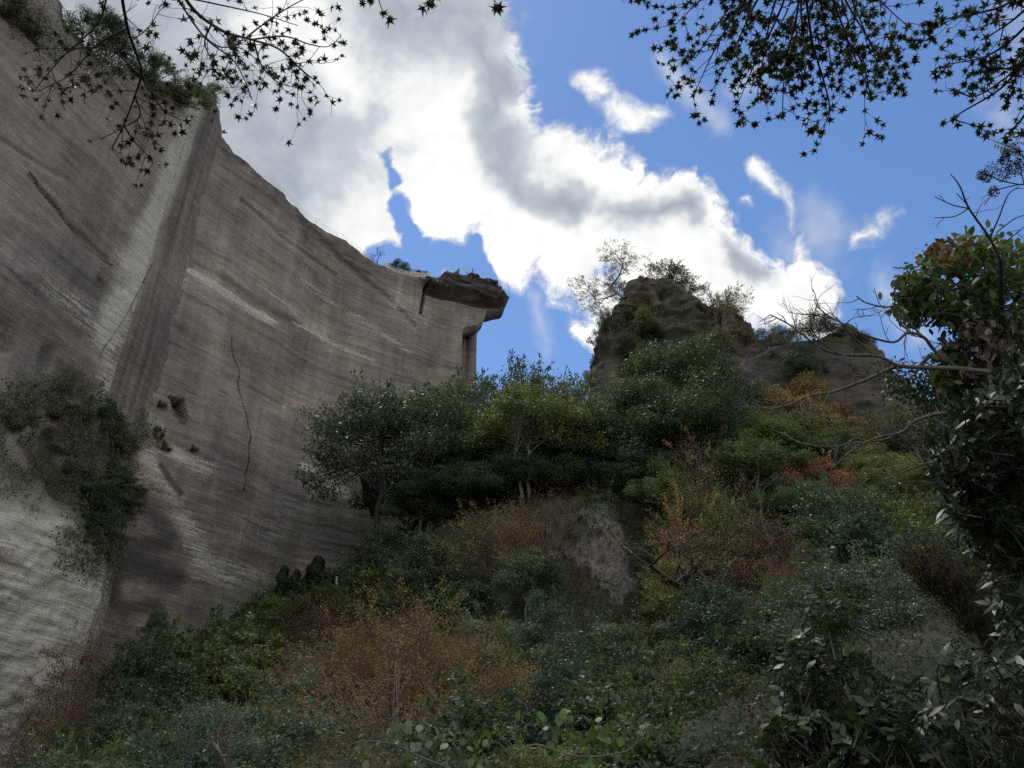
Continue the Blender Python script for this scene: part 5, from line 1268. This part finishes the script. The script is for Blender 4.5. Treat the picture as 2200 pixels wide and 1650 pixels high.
spray(G, L, [dict(p=p, r=(.009, .003), **{'from': .25}) for p in pp], rng, T_MAPLE, .035, spacing=.09, tw_len=(.12, .32), leaf_gap=.055, sub=2, leafp=.8)
base = np.array([6.2, -3.4, -.2]); root = thing('maple_tree', 'leafy maple boughs hanging in from the top right against blue sky', 'tree', tuple(base))
tk = Geo(); tk.tube(bez(base, base + (-.2, .2, 3.5), base + (-.6, .4, 7.2), 9), np.linspace(.17, .09, 9), 9)
for j in (Q(*hub), Q(*hub2)): tk.tube(bez(base + (-.5, .35, 6.4), (base + j) / 2 + (0, 0, 3.4), j, 8), np.linspace(.05, .012, 8), 6)
link('trunk', shift(tk, base).mesh('trunk', M['bark'], True), root); link('branches', shift(G, base).mesh('branches', M['darkbark'], True), root)
link('leaves', shift(L, base).mesh('leaves', M['leaf']), root, (.035, .042, .020))

# --- few leaf tips dangling at the top centre
rng = np.random.default_rng(11); G, L = Geo(), Geo()
hub = (900, -330, 4.2)
pp = [[hub, (830, -120, 4.5), (790, -30, 4.8), (778, 8, 4.9)], [hub, (860, -100, 4.5), (815, -20, 4.8), (822, 28, 4.9)], [hub, (905, -120, 4.5), (915, -30, 4.7), (920, 8, 4.8)], [hub, (1000, -120, 4.5), (1050, -40, 4.8), (1066, 18, 4.9)]]
spray(G, L, [dict(p=p, r=(.006, .0025), **{'from': .62}) for p in pp], rng, T_MAPLE, .05, spacing=.12, tw_len=(.06, .14), leaf_gap=.06, sub=1, leafp=.8)
base = np.array([.6, -3.2, -.3]); root = thing('maple_tree', 'maple of which only a few leaf tips dangle in at the top centre', 'tree', tuple(base))
tk = Geo(); tk.tube(bez(base, base + (0, .2, 3.5), base + (-.2, 1.0, 7.2), 9), np.linspace(.16, .08, 9), 9); tk.tube(bez(base + (-.15, .9, 6.8), base + (-.6, 3.0, 7.4), Q(*hub), 8), np.linspace(.05, .01, 8), 6)
link('trunk', shift(tk, base).mesh('trunk', M['bark'], True), root); link('branches', shift(G, base).mesh('branches', M['darkbark'], True), root)
link('leaves', shift(L, base).mesh('leaves', M['leaf']), root, (.035, .036, .022))

# --- leaf clouds
def polysample(rng, poly, n):
    poly_ = np.array(poly, float); lo, hi = poly_.min(0), poly_.max(0); out = []
    while len(out) < n:
        c = rng.uniform(lo, hi, (n * 2, 2)); out += list(c[inpoly(c[:, 0], c[:, 1], poly)])
    return np.array(out[:n])
def cloud(L, rng, poly, d, n, tmpl, size, droop=.3, face=.5, clump=0):
    if clump:
        cs = polysample(rng, poly, clump); k = rng.integers(0, clump, n); xy_ = cs[k] + rng.normal(size=(n, 2)) * 14; cd = rng.uniform(*d, clump)[k] + rng.normal(size=n) * .15
    else:
        xy_ = polysample(rng, poly, n); cd = rng.uniform(*d, n)
    pos = np.array([Q(x, y, z) for (x, y), z in zip(xy_, cd)])
    L.leaves(tmpl, pos, rdir(rng, n) + (0, 0, -droop), rdir(rng, n) * .8 + (0, -face * .3, face), size * rng.uniform(.6, 1.25, n), rng.uniform(0, 1, n))
def shoots(G, L, rng, poly, d, n, tmpl, size, k=(5, 9), stem=.25, lean=(-.3, 0, .6), r=.004):
    pts = polysample(rng, poly, n); lp, la, ln, ls, lv = [], [], [], [], []
    for x, y in pts:
        tip = Q(x, y, rng.uniform(*d)); dr = np.array(lean) + rdir(rng, 1)[0] * .6; dr /= np.linalg.norm(dr)
        b0 = tip - dr * stem * rng.uniform(.7, 1.6) + rng.normal(size=3) * .02; G.tube(np.array([b0, (b0 + tip) / 2 + rng.normal(size=3) * .01, tip]), [r * 1.6, r * 1.2, r * .7], 4)
        m_ = rng.integers(*k); a0 = rng.uniform(0, 6.28); cv = rng.uniform(0, .5)
        u = np.cross(dr, (0, 0, 1.0)) + 1e-3; u /= np.linalg.norm(u); v3 = np.cross(dr, u)
        for i in range(m_):
            a = a0 + i * 2.4; t_ = rng.uniform(0, .75) * i / m_
            rad_ = u * math.cos(a) + v3 * math.sin(a)
            lp.append(tip - dr * stem * t_); la.append(dr * rng.uniform(.15, .8) + rad_ + np.array([0, 0, -.25])); ln.append(dr * .9 + np.array([0, 0, .35]) + rng.normal(size=3) * .2); ls.append(size * rng.uniform(.65, 1.2)); lv.append(cv + rng.uniform(0, .5))
    L.leaves(tmpl, np.array(lp), np.array(la), np.array(ln), np.array(ls), np.array(lv))

# --- tree at the right edge with green, reddish and withered leaves
rng = np.random.default_rng(15)
base = Q(2175, 1500, 10.5); base[2] = float(tz(base[0], base[1])) - .2
root = thing('broadleaf_tree', 'big broadleaf at the right edge, bright green crown reddening on top above withered grey leaves', 'tree', tuple(base))
G = Geo(); top = Q(2120, 600, 10)
G.tube(bez(base, (base + top) / 2 + (.5, .3, 0), top, 10), np.linspace(.26, .09, 10), 9)
fork = Q(2130, 800, 10)
for e in [(1960, 620, 9.5), (2010, 560, 9.6), (2080, 530, 9.8), (2160, 540, 10), (1990, 680, 9.4), (2230, 620, 10.3), (2050, 620, 9.2), (1960, 810, 9.6), (2010, 860, 9.6), (2160, 700, 9.4), (2060, 740, 9.4)]:
    q = Q(*e); a_ = fork + (top - fork) * rng.uniform(0, .9); G.tube(bez(a_, (a_ + q) / 2 + (0, 0, .25), q, 8) + rng.normal(size=(8, 3)) * .02, np.linspace(.05, .012, 8), 5)
for _ in range(50):
    a_ = Q(*rng.uniform((2040, 580, 9.2), (2200, 900, 10.4))); G.tube(bez(a_, a_ + rdir(rng, 1)[0] * .35, a_ + rdir(rng, 1)[0] * .8, 5), np.linspace(.009, .004, 5), 3)
link('trunk', shift(G, base).mesh('trunk', M['darkbark'], True), root)
L = Geo(); up_poly = [(1930, 640), (1945, 590), (1985, 550), (2060, 520), (2130, 500), (2220, 510), (2230, 720), (2110, 710), (2000, 680), (1965, 690), (1930, 670)]
cloud(L, rng, up_poly, (8.8, 10.6), 3600, T_OVAL, .10, droop=.5, clump=210); cloud(L, rng, [(1930, 660), (1935, 600), (1990, 590), (1990, 680), (1950, 700)], (8.8, 9.8), 300, T_HEART, .088)
cloud(L, rng, [(2030, 740), (2055, 750), (2085, 830), (2035, 850), (2012, 810)], (8.7, 9.3), 90, T_HEART, .12); link('crown', shift(L, base).mesh('crown', M['leaf']), root, (.055, .082, .024))
L = Geo(); cloud(L, rng, [(1985, 548), (2030, 520), (2100, 505), (2110, 540), (2040, 560), (1960, 590)], (8.9, 10), 240, T_OVAL, .085, clump=26); link('reddish_leaves', shift(L, base).mesh('reddish_leaves', M['dry']), root, (.11, .06, .04))
L = Geo(); cloud(L, rng, [(2060, 690), (2200, 680), (2210, 800), (2100, 810), (2015, 765)], (8.7, 9.8), 850, T_OVAL, .095, droop=1.2, clump=80); link('withered_leaves', shift(L, base).mesh('withered_leaves', M['dry']), root, (.17, .135, .125))
L = Geo(); cloud(L, rng, [(1985, 800), (2040, 740), (2200, 780), (2220, 1010), (2090, 1000), (2010, 960), (1995, 900)], (9, 11), 7500, T_DIAMOND, .062, clump=260); cloud(L, rng, [(1880, 790), (1990, 800), (2070, 840), (2010, 900), (1960, 860), (1900, 835)], (9.5, 10.5), 1400, T_DIAMOND, .06, clump=60)
link('lower_foliage', shift(L, base).mesh('lower_foliage', M['leaf']), root, (.040, .052, .026))

# --- bare tree reaching in from the right
rng = np.random.default_rng(17); G, L = Geo(), Geo()
pp = [([(2130, 800), (2055, 792), (1990, 790), (1930, 785), (1885, 765), (1810, 762), (1760, 745), (1700, 700), (1655, 676)], .027, 8.6, 8.2), ([(1930, 785), (1850, 820), (1790, 842), (1740, 850), (1700, 868), (1650, 878), (1605, 862)], .017, 8.5, 8.0),
      ([(2150, 870), (2060, 885), (2010, 890), (1965, 905), (1935, 930), (1885, 940), (1830, 968), (1790, 1005)], .020, 8.3, 7.8), ([(1940, 925), (1900, 945), (1850, 945), (1800, 915), (1755, 880)], .012, 8.1, 7.8), ([(1850, 950), (1780, 960), (1710, 950)], .010, 8.0, 7.8),
      ([(2070, 800), (2010, 755), (1985, 725), (1950, 715), (1920, 735), (1860, 720), (1800, 690), (1770, 672)], .020, 8.7, 8.3), ([(2000, 740), (1960, 700), (1930, 660), (1900, 660), (1860, 650), (1840, 636)], .013, 8.7, 8.5), ([(1960, 715), (1930, 690), (1922, 640), (1925, 600)], .010, 8.6, 8.5),
      ([(1880, 765), (1840, 730), (1800, 690), (1760, 680)], .009, 8.4, 8.2), ([(2060, 940), (2000, 990), (1950, 1010), (1900, 1030)], .010, 8.0, 7.7), ([(1800, 760), (1760, 730), (1740, 700)], .008, 8.3, 8.1)]
paths = [dict(p=D(p, a, b), r=(r, .006), dens=1.2, **{'from': .08}) for p, r, a, b in pp]
spray(G, L, paths, rng, T_DIAMOND, .04, spacing=.17, tw_len=(.22, .62), leaf_gap=9, sub=3, leafp=0, wind=.3)
base = Q(2260, 1450, 9.2); base[2] = float(tz(base[0], base[1])) - .2
tk = Geo()
for e in (Q(2130, 800, 8.6), Q(2150, 870, 8.3)): tk.tube(bez(base, base + (.1, 0, e[2] * .8), e, 10), np.linspace(.14, .04, 10), 8)
root = thing('bare_tree', 'leafless tree reaching long grey crooked branches in from the right', 'tree', tuple(base))
link('trunk', shift(tk, base).mesh('trunk', M['greybark'], True), root); link('branches', shift(G, base).mesh('branches', M['bark'], True), root)

# --- bare twigs with seed heads above the right tree
rng = np.random.default_rng(19); G, L = Geo(), Geo()
pp = [([(2150, 560), (2125, 510), (2082, 448), (2062, 400), (2042, 374)], .014), ([(2082, 448), (2045, 440), (2008, 422)], .007), ([(2082, 448), (2050, 465), (2008, 468)], .006), ([(2078, 440), (2055, 415)], .005), ([(2125, 515), (2145, 470), (2165, 420), (2190, 400)], .008), ([(2140, 500), (2180, 470), (2210, 460)], .006),
      ([(2160, 520), (2210, 480)], .006), ([(2120, 520), (2060, 530), (2030, 515)], .005), ([(2230, 398), (2190, 396), (2150, 388), (2118, 374)], .008), ([(2190, 396), (2140, 410), (2115, 440)], .006), ([(2230, 330), (2180, 322)], .005), ([(2200, 395), (2190, 350)], .005)]
spray(G, L, [dict(p=D(p, 8.6, 8.3), r=(r, .004), **{'from': .3}) for p, r in pp], rng, T_DIAMOND, .03, spacing=.3, tw_len=(.10, .34), sub=2, leafp=0, wind=.22)
base = Q(2290, 1450, 10.2); base[2] = float(tz(base[0], base[1])) - .2
tk = Geo(); tk.tube(bez(base, base + (0, 0, 5), Q(2150, 560, 8.6), 12), np.linspace(.10, .02, 12), 7); tk.tube(bez(base + (0, 0, 5), Q(2320, 600, 9), Q(2230, 398, 8.6), 8), np.linspace(.05, .01, 8), 5); tk.tube(bez(base + (0, 0, 5.4), Q(2330, 500, 9), Q(2230, 330, 8.6), 8), np.linspace(.04, .008, 8), 5)
root = thing('seed_tree', 'dark bare twigs with bunched seed heads against the sky at the right edge', 'tree', tuple(base))
link('trunk', shift(tk, base).mesh('trunk', M['darkbark'], True), root); link('branches', shift(G, base).mesh('branches', M['darkbark'], True), root)
for i, (x, y, r) in enumerate([(2192, 294, 15), (2173, 322, 12), (2160, 332, 8), (2133, 365, 13), (2157, 375, 12), (2186, 358, 15), (2176, 362, 12), (2158, 345, 9), (2135, 412, 9), (2120, 382, 9), (2108, 376, 8), (2195, 345, 11)]):
    S = Geo(); c = Q(x, y, 8.4); n = 170; dd = rdir(rng, n); S.leaves(T_DIAMOND, c + dd * (rng.uniform(.2, 1, n) ** .5 * r * 8.4 / FP * 1.15)[:, None], rdir(rng, n), rdir(rng, n), .020, rng.uniform(0, 1, n))
    link('seed_head', shift(S, base).mesh('seed_head', M['dry']), root, (.035, .018, .014))
S = Geo(); c0, c1 = Q(2190, 326, 8.4), Q(2140, 308, 8.4)
for t_ in np.linspace(0, 1, 9):
    c = c0 + (c1 - c0) * t_
    for sg in (-1, 1): S.leaves(T_NARROW, c[None], np.array([[-.5, 0, sg * 1.0]]), np.array([[0, -1., .2]]), .075, np.array([.5 + .3 * sg]))
link('feather_leaf', shift(S, base).mesh('feather_leaf', M['leaf']), root, (.12, .18, .06))

# --- big dark evergreen leaves down the right edge
def near_bush(name, label, parts, foot, color, tmpl_stem=None, mat='gloss', seed=1, stems=7):
    rng_ = np.random.default_rng(seed); G, L = Geo(), Geo()
    for poly, d_, n, tm, size, kk, st, lean in parts: shoots(G, L, rng_, poly, d_, n, tm, size, kk, st, lean)
    b = Q(*foot); b[2] = float(tz(b[0], b[1])) - .1
    allp = polysample(rng_, parts[0][0], stems)
    tk = Geo()
    for i, (x, y) in enumerate(allp):
        e = Q(x, y, np.mean(parts[0][1])); tk.tube(bez(b + rng_.normal(size=3) * (.08, .08, 0), (b + e) / 2 + (.1, .1, .4), e, 9), np.linspace(.03, .006, 9), 6)
    root = thing(name, label, 'shrub', tuple(b))
    
    for v_, q_, a_, in zip(G.v, G.q, G.a): tk.add(v_, q_ - q_.min(), .5)
    link('stems', shift(tk, b).mesh('stems', M['darkbark'], True), root); link('leaves', shift(L, b).mesh('leaves', M[mat]), root, color)
    return root
near_bush('evergreen_shrub', 'evergreen with very long dark drooping leaves at the right edge, middle height',
          [([(1995, 940), (2040, 900), (2065, 860), (2120, 835), (2150, 790), (2230, 760), (2240, 1230), (2150, 1180), (2060, 1150), (2015, 1060), (2000, 990)], (5.6, 7.8), 760, T_LANCE, .118, (6, 10), .2, (-.7, -.1, .35))], (2330, 1500, 7), (.020, .030, .014), seed=3, stems=9)
near_bush('evergreen_shrub', 'evergreen with mid sized pale gleaming leaves at the right edge below the long-leaved one',
          [([(2060, 1130), (2130, 1150), (2230, 1180), (2240, 1660), (2140, 1660), (2130, 1480), (2150, 1360), (2090, 1200)], (5.4, 7.8), 420, T_LANCE, .10, (5, 9), .2, (-.5, -.2, .5))], (2330, 1650, 6.5), (.026, .038, .019), seed=4, stems=8)
near_bush('evergreen_shrub', 'upright shrub of oval glossy leaves tapering to a point, lower right foreground',
          [([(1660, 1450), (1700, 1330), (1750, 1262), (1800, 1262), (1850, 1400), (1900, 1460), (1900, 1560), (1650, 1560)], (4.6, 5.6), 230, T_OVAL, .074, (5, 9), .14, (-.25, -.1, .8)), ([(1640, 1540), (1950, 1500), (1960, 1680), (1640, 1680)], (4.4, 5.4), 190, T_OVAL, .078, (5, 9), .14, (-.2, -.1, .8))],
          (1830, 1900, 5.2), (.042, .058, .026), seed=5, stems=8)
near_bush('evergreen_shrub', 'shrub of slim gleaming leaves in the bottom right corner',
          [([(1930, 1480), (1990, 1420), (2080, 1380), (2180, 1400), (2230, 1440), (2230, 1680), (1930, 1680)], (4.2, 5.4), 210, T_LANCE, .10, (5, 9), .16, (-.2, -.2, .8))], (2100, 1950, 5.2), (.026, .034, .019), seed=6, stems=8)

# --- vines on the bottom edge
def vine(label, stem, up, color, seed, r=.0055, dd=4.6):
    rng_ = np.random.default_rng(seed); G, L = Geo(), Geo(); pts = smooth(np.array([Q(x, y, dd) for x, y in stem])); G.tube(pts, np.linspace(r * 1.2, r * .6, len(pts)), 7)
    for pth, n, sz in up:
        q = smooth(np.array([Q(x, y, dd + .05) for x, y in pth])); G.tube(q, np.linspace(r * .5, r * .2, len(q)), 4)
        k = rng_.integers(0, len(q), n); ax = rdir(rng_, n) * .8 + (0, -.2, -.9)
        L.leaves(T_HEART, q[k] + rng_.normal(size=(n, 3)) * .03, ax, rdir(rng_, n) * .7 + (0, -.5, .7), sz * rng_.uniform(.6, 1.2, n), rng_.uniform(0, 1, n))
    b = Q(*stem[0], dd)
    root = thing('vine', label, 'vine', tuple(b)); link('stem', shift(G, b).mesh('stem', M['bark'], True), root); link('leaves', shift(L, b).mesh('leaves', M['leaf']), root, color)
vine('arching vine with a pale curled stem and hanging green leaves on the bottom edge', [(1085, 1760), (1092, 1660), (1104, 1622), (1150, 1600), (1200, 1615), (1258, 1626), (1330, 1618), (1362, 1602), (1380, 1560)],
     [([(1104, 1622), (1060, 1590), (1030, 1590)], 9, .05), ([(1190, 1612), (1180, 1560), (1110, 1525)], 16, .062), ([(1258, 1626), (1235, 1570), (1215, 1525)], 22, .06), ([(1290, 1624), (1295, 1580), (1285, 1545)], 22, .06), ([(1340, 1615), (1345, 1580), (1350, 1555)], 12, .05), ([(1375, 1590), (1385, 1555)], 10, .05), ([(1258, 1626), (1270, 1645)], 10, .055)], (.075, .115, .03), 41)
vine('pale leaved creeper lying along the bottom edge left of the arching vine', [(1010, 1760), (1010, 1690), (960, 1650), (900, 1625), (850, 1600), (790, 1592), (762, 1596)],
     [([(850, 1600), (845, 1570), (870, 1560)], 16, .05), ([(900, 1625), (910, 1590), (960, 1600)], 24, .055), ([(960, 1650), (990, 1620), (1040, 1640)], 26, .06), ([(800, 1592), (770, 1600)], 14, .045), ([(870, 1560), (930, 1580), (990, 1600)], 22, .05)], (.10, .125, .075), 42)

# --- leaning mossy trunk
rng = np.random.default_rng(44); G, L = Geo(), Geo()
a_, b_ = Q(2290, 1490, 9.6), Q(1972, 1192, 8.8); pts = bez(a_, (a_ + b_) / 2 + (0, 0, .10), b_, 40)
t_ = np.linspace(0, 1, 40)
G.tube(pts + np.c_[fbm(t_ * 9, 0, 0, 3, 1), fbm(t_ * 9, 3, 0, 3, 1), fbm(t_ * 9, 6, 0, 3, 1)] * .05, (.30 - .13 * t_) * (1 + .5 * fbm(t_ * 22, 2, 0, 4, 3)) * np.clip((1.02 - t_) * 12, .05, 1) * .85, 14)
n = 9000; k = rng.integers(0, 40, n); off = rdir(rng, n) * (.20 + .15 * (1 - t_[k]))[:, None] * rng.uniform(.8, 1.25, n)[:, None]
L.leaves(T_DIAMOND, pts[k] + off, rdir(rng, n), off, .035, rng.uniform(0, 1, n))
L.leaves(T_NARROW, pts[k][:250] + off[:250], rdir(rng, 250) * .4 + (-.3, 0, .8), rdir(rng, 250), .14, rng.uniform(0, 1, 250))
base = a_.copy(); root = thing('leaning_dead_tree', 'broken mossy trunk leaning to the upper left at the right side', 'dead tree', tuple(base))
link('trunk', shift(G, base).mesh('trunk', M['darkbark'], True), root); link('moss', shift(L, base).mesh('moss', M['dry']), root, (.045, .036, .022))
# ---------------------------------------------------------------- sky, clouds, sun
SUN_EL, SUN_AZ = R(66), R(-30)
w = bpy.data.worlds.new('World'); sc.world = w; w.use_nodes = True
w.node_tree.nodes.clear(); t = NT(w.node_tree)
wout = t.new('ShaderNodeOutputWorld'); bg = t.new('ShaderNodeBackground')
sky = t.new('ShaderNodeTexSky', sky_type='NISHITA'); sky.sun_disc = False
sky.sun_elevation = SUN_EL; sky.sun_rotation = SUN_AZ; sky.altitude = 100; sky.air_density = 1.0; sky.dust_density = .15; sky.ozone_density = 2.5
dirn = t.new('ShaderNodeTexCoord').outputs['Generated']
# the part of the sky vault north of the quarry, laid out on a plane tangent to the vault at 30 degrees elevation
kf = t.v('DOT_PRODUCT', dirn, (0, CP, SP))
kx = t.v('DOT_PRODUCT', dirn, (1, 0, 0)); ky = t.v('DOT_PRODUCT', dirn, (0, -SP, CP))
kfc = t.m('MAXIMUM', kf, .12)
X = t.m('DIVIDE', kx, kfc); Y = t.m('DIVIDE', ky, kfc)
pq = t.xyz(X, Y, 0.0)
wn = t.v('SUBTRACT', t.noise(pq, 5.5, 4, .6, color=True), (.5, .5, .5))
pw = t.v('ADD', pq, t.v('MULTIPLY', wn, (.13, .13, 0)))
ps = t.v('ADD', pq, t.v('MULTIPLY', wn, (.20, .20, 0)))
def tp(px, py): return ((px - 1100) / FP, (825 - py) / FP, 0)
def capsule(vec, a, b, r, U=None):
    A_, B_ = Vector(tp(*a)), Vector(tp(*b)); E = B_ - A_; L = E.length_squared
    pa = t.v('SUBTRACT', vec, tuple(A_))
    if L < 1e-7: dist = t.v('LENGTH', pa)
    else:
        h = t.m('DIVIDE', t.v('DOT_PRODUCT', pa, tuple(E)), L, clamp=True)
        dist = t.v('LENGTH', t.v('SUBTRACT', pa, t.v('SCALE', tuple(E), s=h)))
    return t.m('SUBTRACT', 1.0, t.m('DIVIDE', dist, r / FP)) if U is None else t.m('MULTIPLY_ADD', dist, -FP / U, r / U)
def union(vec, caps, U=None):
    f = None
    for a, b, r in caps:
        c = capsule(vec, a, b, r, U)
        f = c if f is None else t.m('SMOOTH_MAX', f, c, .18)
    return f
body = union(pw, [((350, -150), (620, 420), 420), ((900, -80), (900, 120), 215), ((1010, 170), (1070, 330), 125), ((745, 330), (745, 420), 95), ((930, 340), (1240, 520), 125), ((960, 410), (1090, 520), 100), ((900, 380), (950, 420), 90), ((1200, 330), (1290, 420), 95),
                  ((1280, 430), (1560, 620), 115), ((1440, 430), (1480, 480), 85), ((1500, 640), (1720, 640), 95), ((1180, 560), (1310, 650), 60), ((1265, 720), (1320, 740), 55)], 150)
small = union(pw, [((1260, 150), (1285, 190), 40), ((1310, 225), (1350, 250), 42), ((1370, 250), (1415, 235), 36), ((1650, 350), (1675, 400), 34), ((1700, 400), (1695, 470), 34), ((1600, 430), (1620, 420), 14), ((1850, 520), (1890, 495), 30),
                   ((1125, 35), (1126, 40), 22), ((1080, 600), (1120, 610), 24), ((1240, 690), (1260, 720), 30), ((1720, 500), (1730, 560), 30)], 55)
faint = union(pw, [((2190, 40), (2170, 260), 90), ((1600, 190), (1640, 120), 60), ((1790, 500), (1700, 520), 110), ((1540, 250), (1480, 180), 50), ((1150, 640), (1160, 770), 40), ((1900, 600), (1960, 700), 60), ((1440, 120), (1500, 200), 40)])
gap = union(pw, [((815, 330), (835, 400), 14), ((855, 450), (930, 600), 26), ((820, 590), (990, 610), 48)], 150)
nz = t.m('SUBTRACT', t.noise(pw, 11.0, 8, .66), .5); nz2 = t.m('SUBTRACT', t.noise(pq, 6.0, 5, .62), .5)
dens = t.m('ADD', t.m('MINIMUM', body, .7), t.m('ADD', t.m('MULTIPLY', nz, 1.5), t.m('MULTIPLY', nz2, .8)))
dens = t.m('SUBTRACT', dens, t.m('MULTIPLY', t.m('MAXIMUM', t.m('ADD', gap, .22), 0.0), 2.6))
aB = t.mapr(dens, -.04, .24, smooth=True)
aS = t.mapr(t.m('ADD', small, t.m('MULTIPLY', nz, 3.0)), -.1, .8, 0, .95, True)
aF = t.mapr(t.m('ADD', faint, t.m('MULTIPLY', nz2, 2.6)), .1, 1.5, 0, .5, True)
cov = t.m('MAXIMUM', aB, t.m('MAXIMUM', aS, aF))
# sky behind the viewer: unseen broken cloud, made extra bright to light the cliff faces
oth = t.mapr(t.noise(dirn, 2.2, 2, .6), .38, .55, 0, 1.0, True)
cov = t.m('ADD', t.m('MULTIPLY', cov, t.mapr(kf, .45, .6)), t.m('MULTIPLY', oth, t.mapr(kf, .6, .45)))
grey = union(ps, [((200, 0), (560, 300), 480), ((620, 100), (640, 260), 230), ((840, 0), (1000, 40), 260), ((1020, 110), (1100, 340), 115), ((1130, 390), (1250, 450), 85), ((1330, 450), (1450, 480), 90), ((1560, 560), (1600, 590), 60), ((500, 480), (600, 420), 200)])
g1 = t.mapr(t.m('ADD', grey, t.m('ADD', t.m('MULTIPLY', nz2, 1.7), t.m('MULTIPLY', nz, .3))), .0, 1.02, 0, 1, True)
lum = t.m('SUBTRACT', 1.05, t.m('MULTIPLY', g1, .66))
glow = capsule(ps, (620, 60), (720, 80), 170)
lum = t.m('ADD', lum, t.m('MULTIPLY', t.m('MAXIMUM', glow, 0), .5))
lum = t.m('ADD', lum, t.m('ADD', t.m('MULTIPLY', nz2, .45), t.m('MULTIPLY', nz, .85)))
lum = t.m('MAXIMUM', lum, .02)
thin = t.mapr(cov, .2, 1.0, .75, 1.0)
cc = t.ramp(lum, [(.05, (.25, .28, .33)), (.35, (.40, .435, .49)), (.66, (.60, .64, .69)), (.9, (.93, .94, .93)), (1.0, (1.0, 1.0, .985))])
ccol = t.v('SCALE', cc, s=t.m('MULTIPLY', thin, t.mapr(lum, 1.0, 1.5, 1.0, 1.25)))
hsv = t.new('ShaderNodeHueSaturation'); hsv.inputs['Saturation'].default_value = 1.1
t.put(hsv.inputs['Color'], sky.outputs[0])
SKYS = 0.15; FRONT = 1.0
skyc = t.v('MULTIPLY', t.v('SCALE', hsv.outputs[0], s=SKYS * 1.0), (1.0, 1.0, 1.06))
front_ = t.mapr(kf, .3, .75)
ccol = t.v('SCALE', ccol, s=t.mapr(front_, 0, 1, 1.7, FRONT))  # cloud out of view is brighter, added light for the walls
fin = t.mix(cov, skyc, ccol)
t.put(bg.inputs['Color'], fin); bg.inputs['Strength'].default_value = 1.0
t.l.new(bg.outputs[0], wout.inputs[0])
w.cycles.sampling_method = 'MANUAL'; w.cycles.sample_map_resolution = 1024
sl = bpy.data.lights.new('sun', 'SUN'); sl.energy = 2.2; sl.angle = R(8); sl.color = (1.0, .95, .88)
so = bpy.data.objects.new('sun', sl); COL.objects.link(so)
dv = Vector((math.sin(SUN_AZ) * math.cos(SUN_EL), math.cos(SUN_AZ) * math.cos(SUN_EL), math.sin(SUN_EL)))
so.rotation_euler = dv.to_track_quat('Z', 'Y').to_euler(); so.location = (0, 0, 150)
vs = sc.view_settings; vs.view_transform = 'Standard'; vs.look = 'None'; vs.gamma = 1; vs.exposure = 0.0; vs.use_curve_mapping = False
sc.cycles.max_bounces = 5; sc.cycles.diffuse_bounces = 3; sc.cycles.glossy_bounces = 2; sc.cycles.transmission_bounces = 2; sc.cycles.transparent_max_bounces = 4
sc.cycles.use_denoising = False; sc.cycles.denoiser = 'OPENIMAGEDENOISE'; sc.cycles.use_adaptive_sampling = True; sc.cycles.adaptive_threshold = 0.01; sc.cycles.adaptive_min_samples = 16
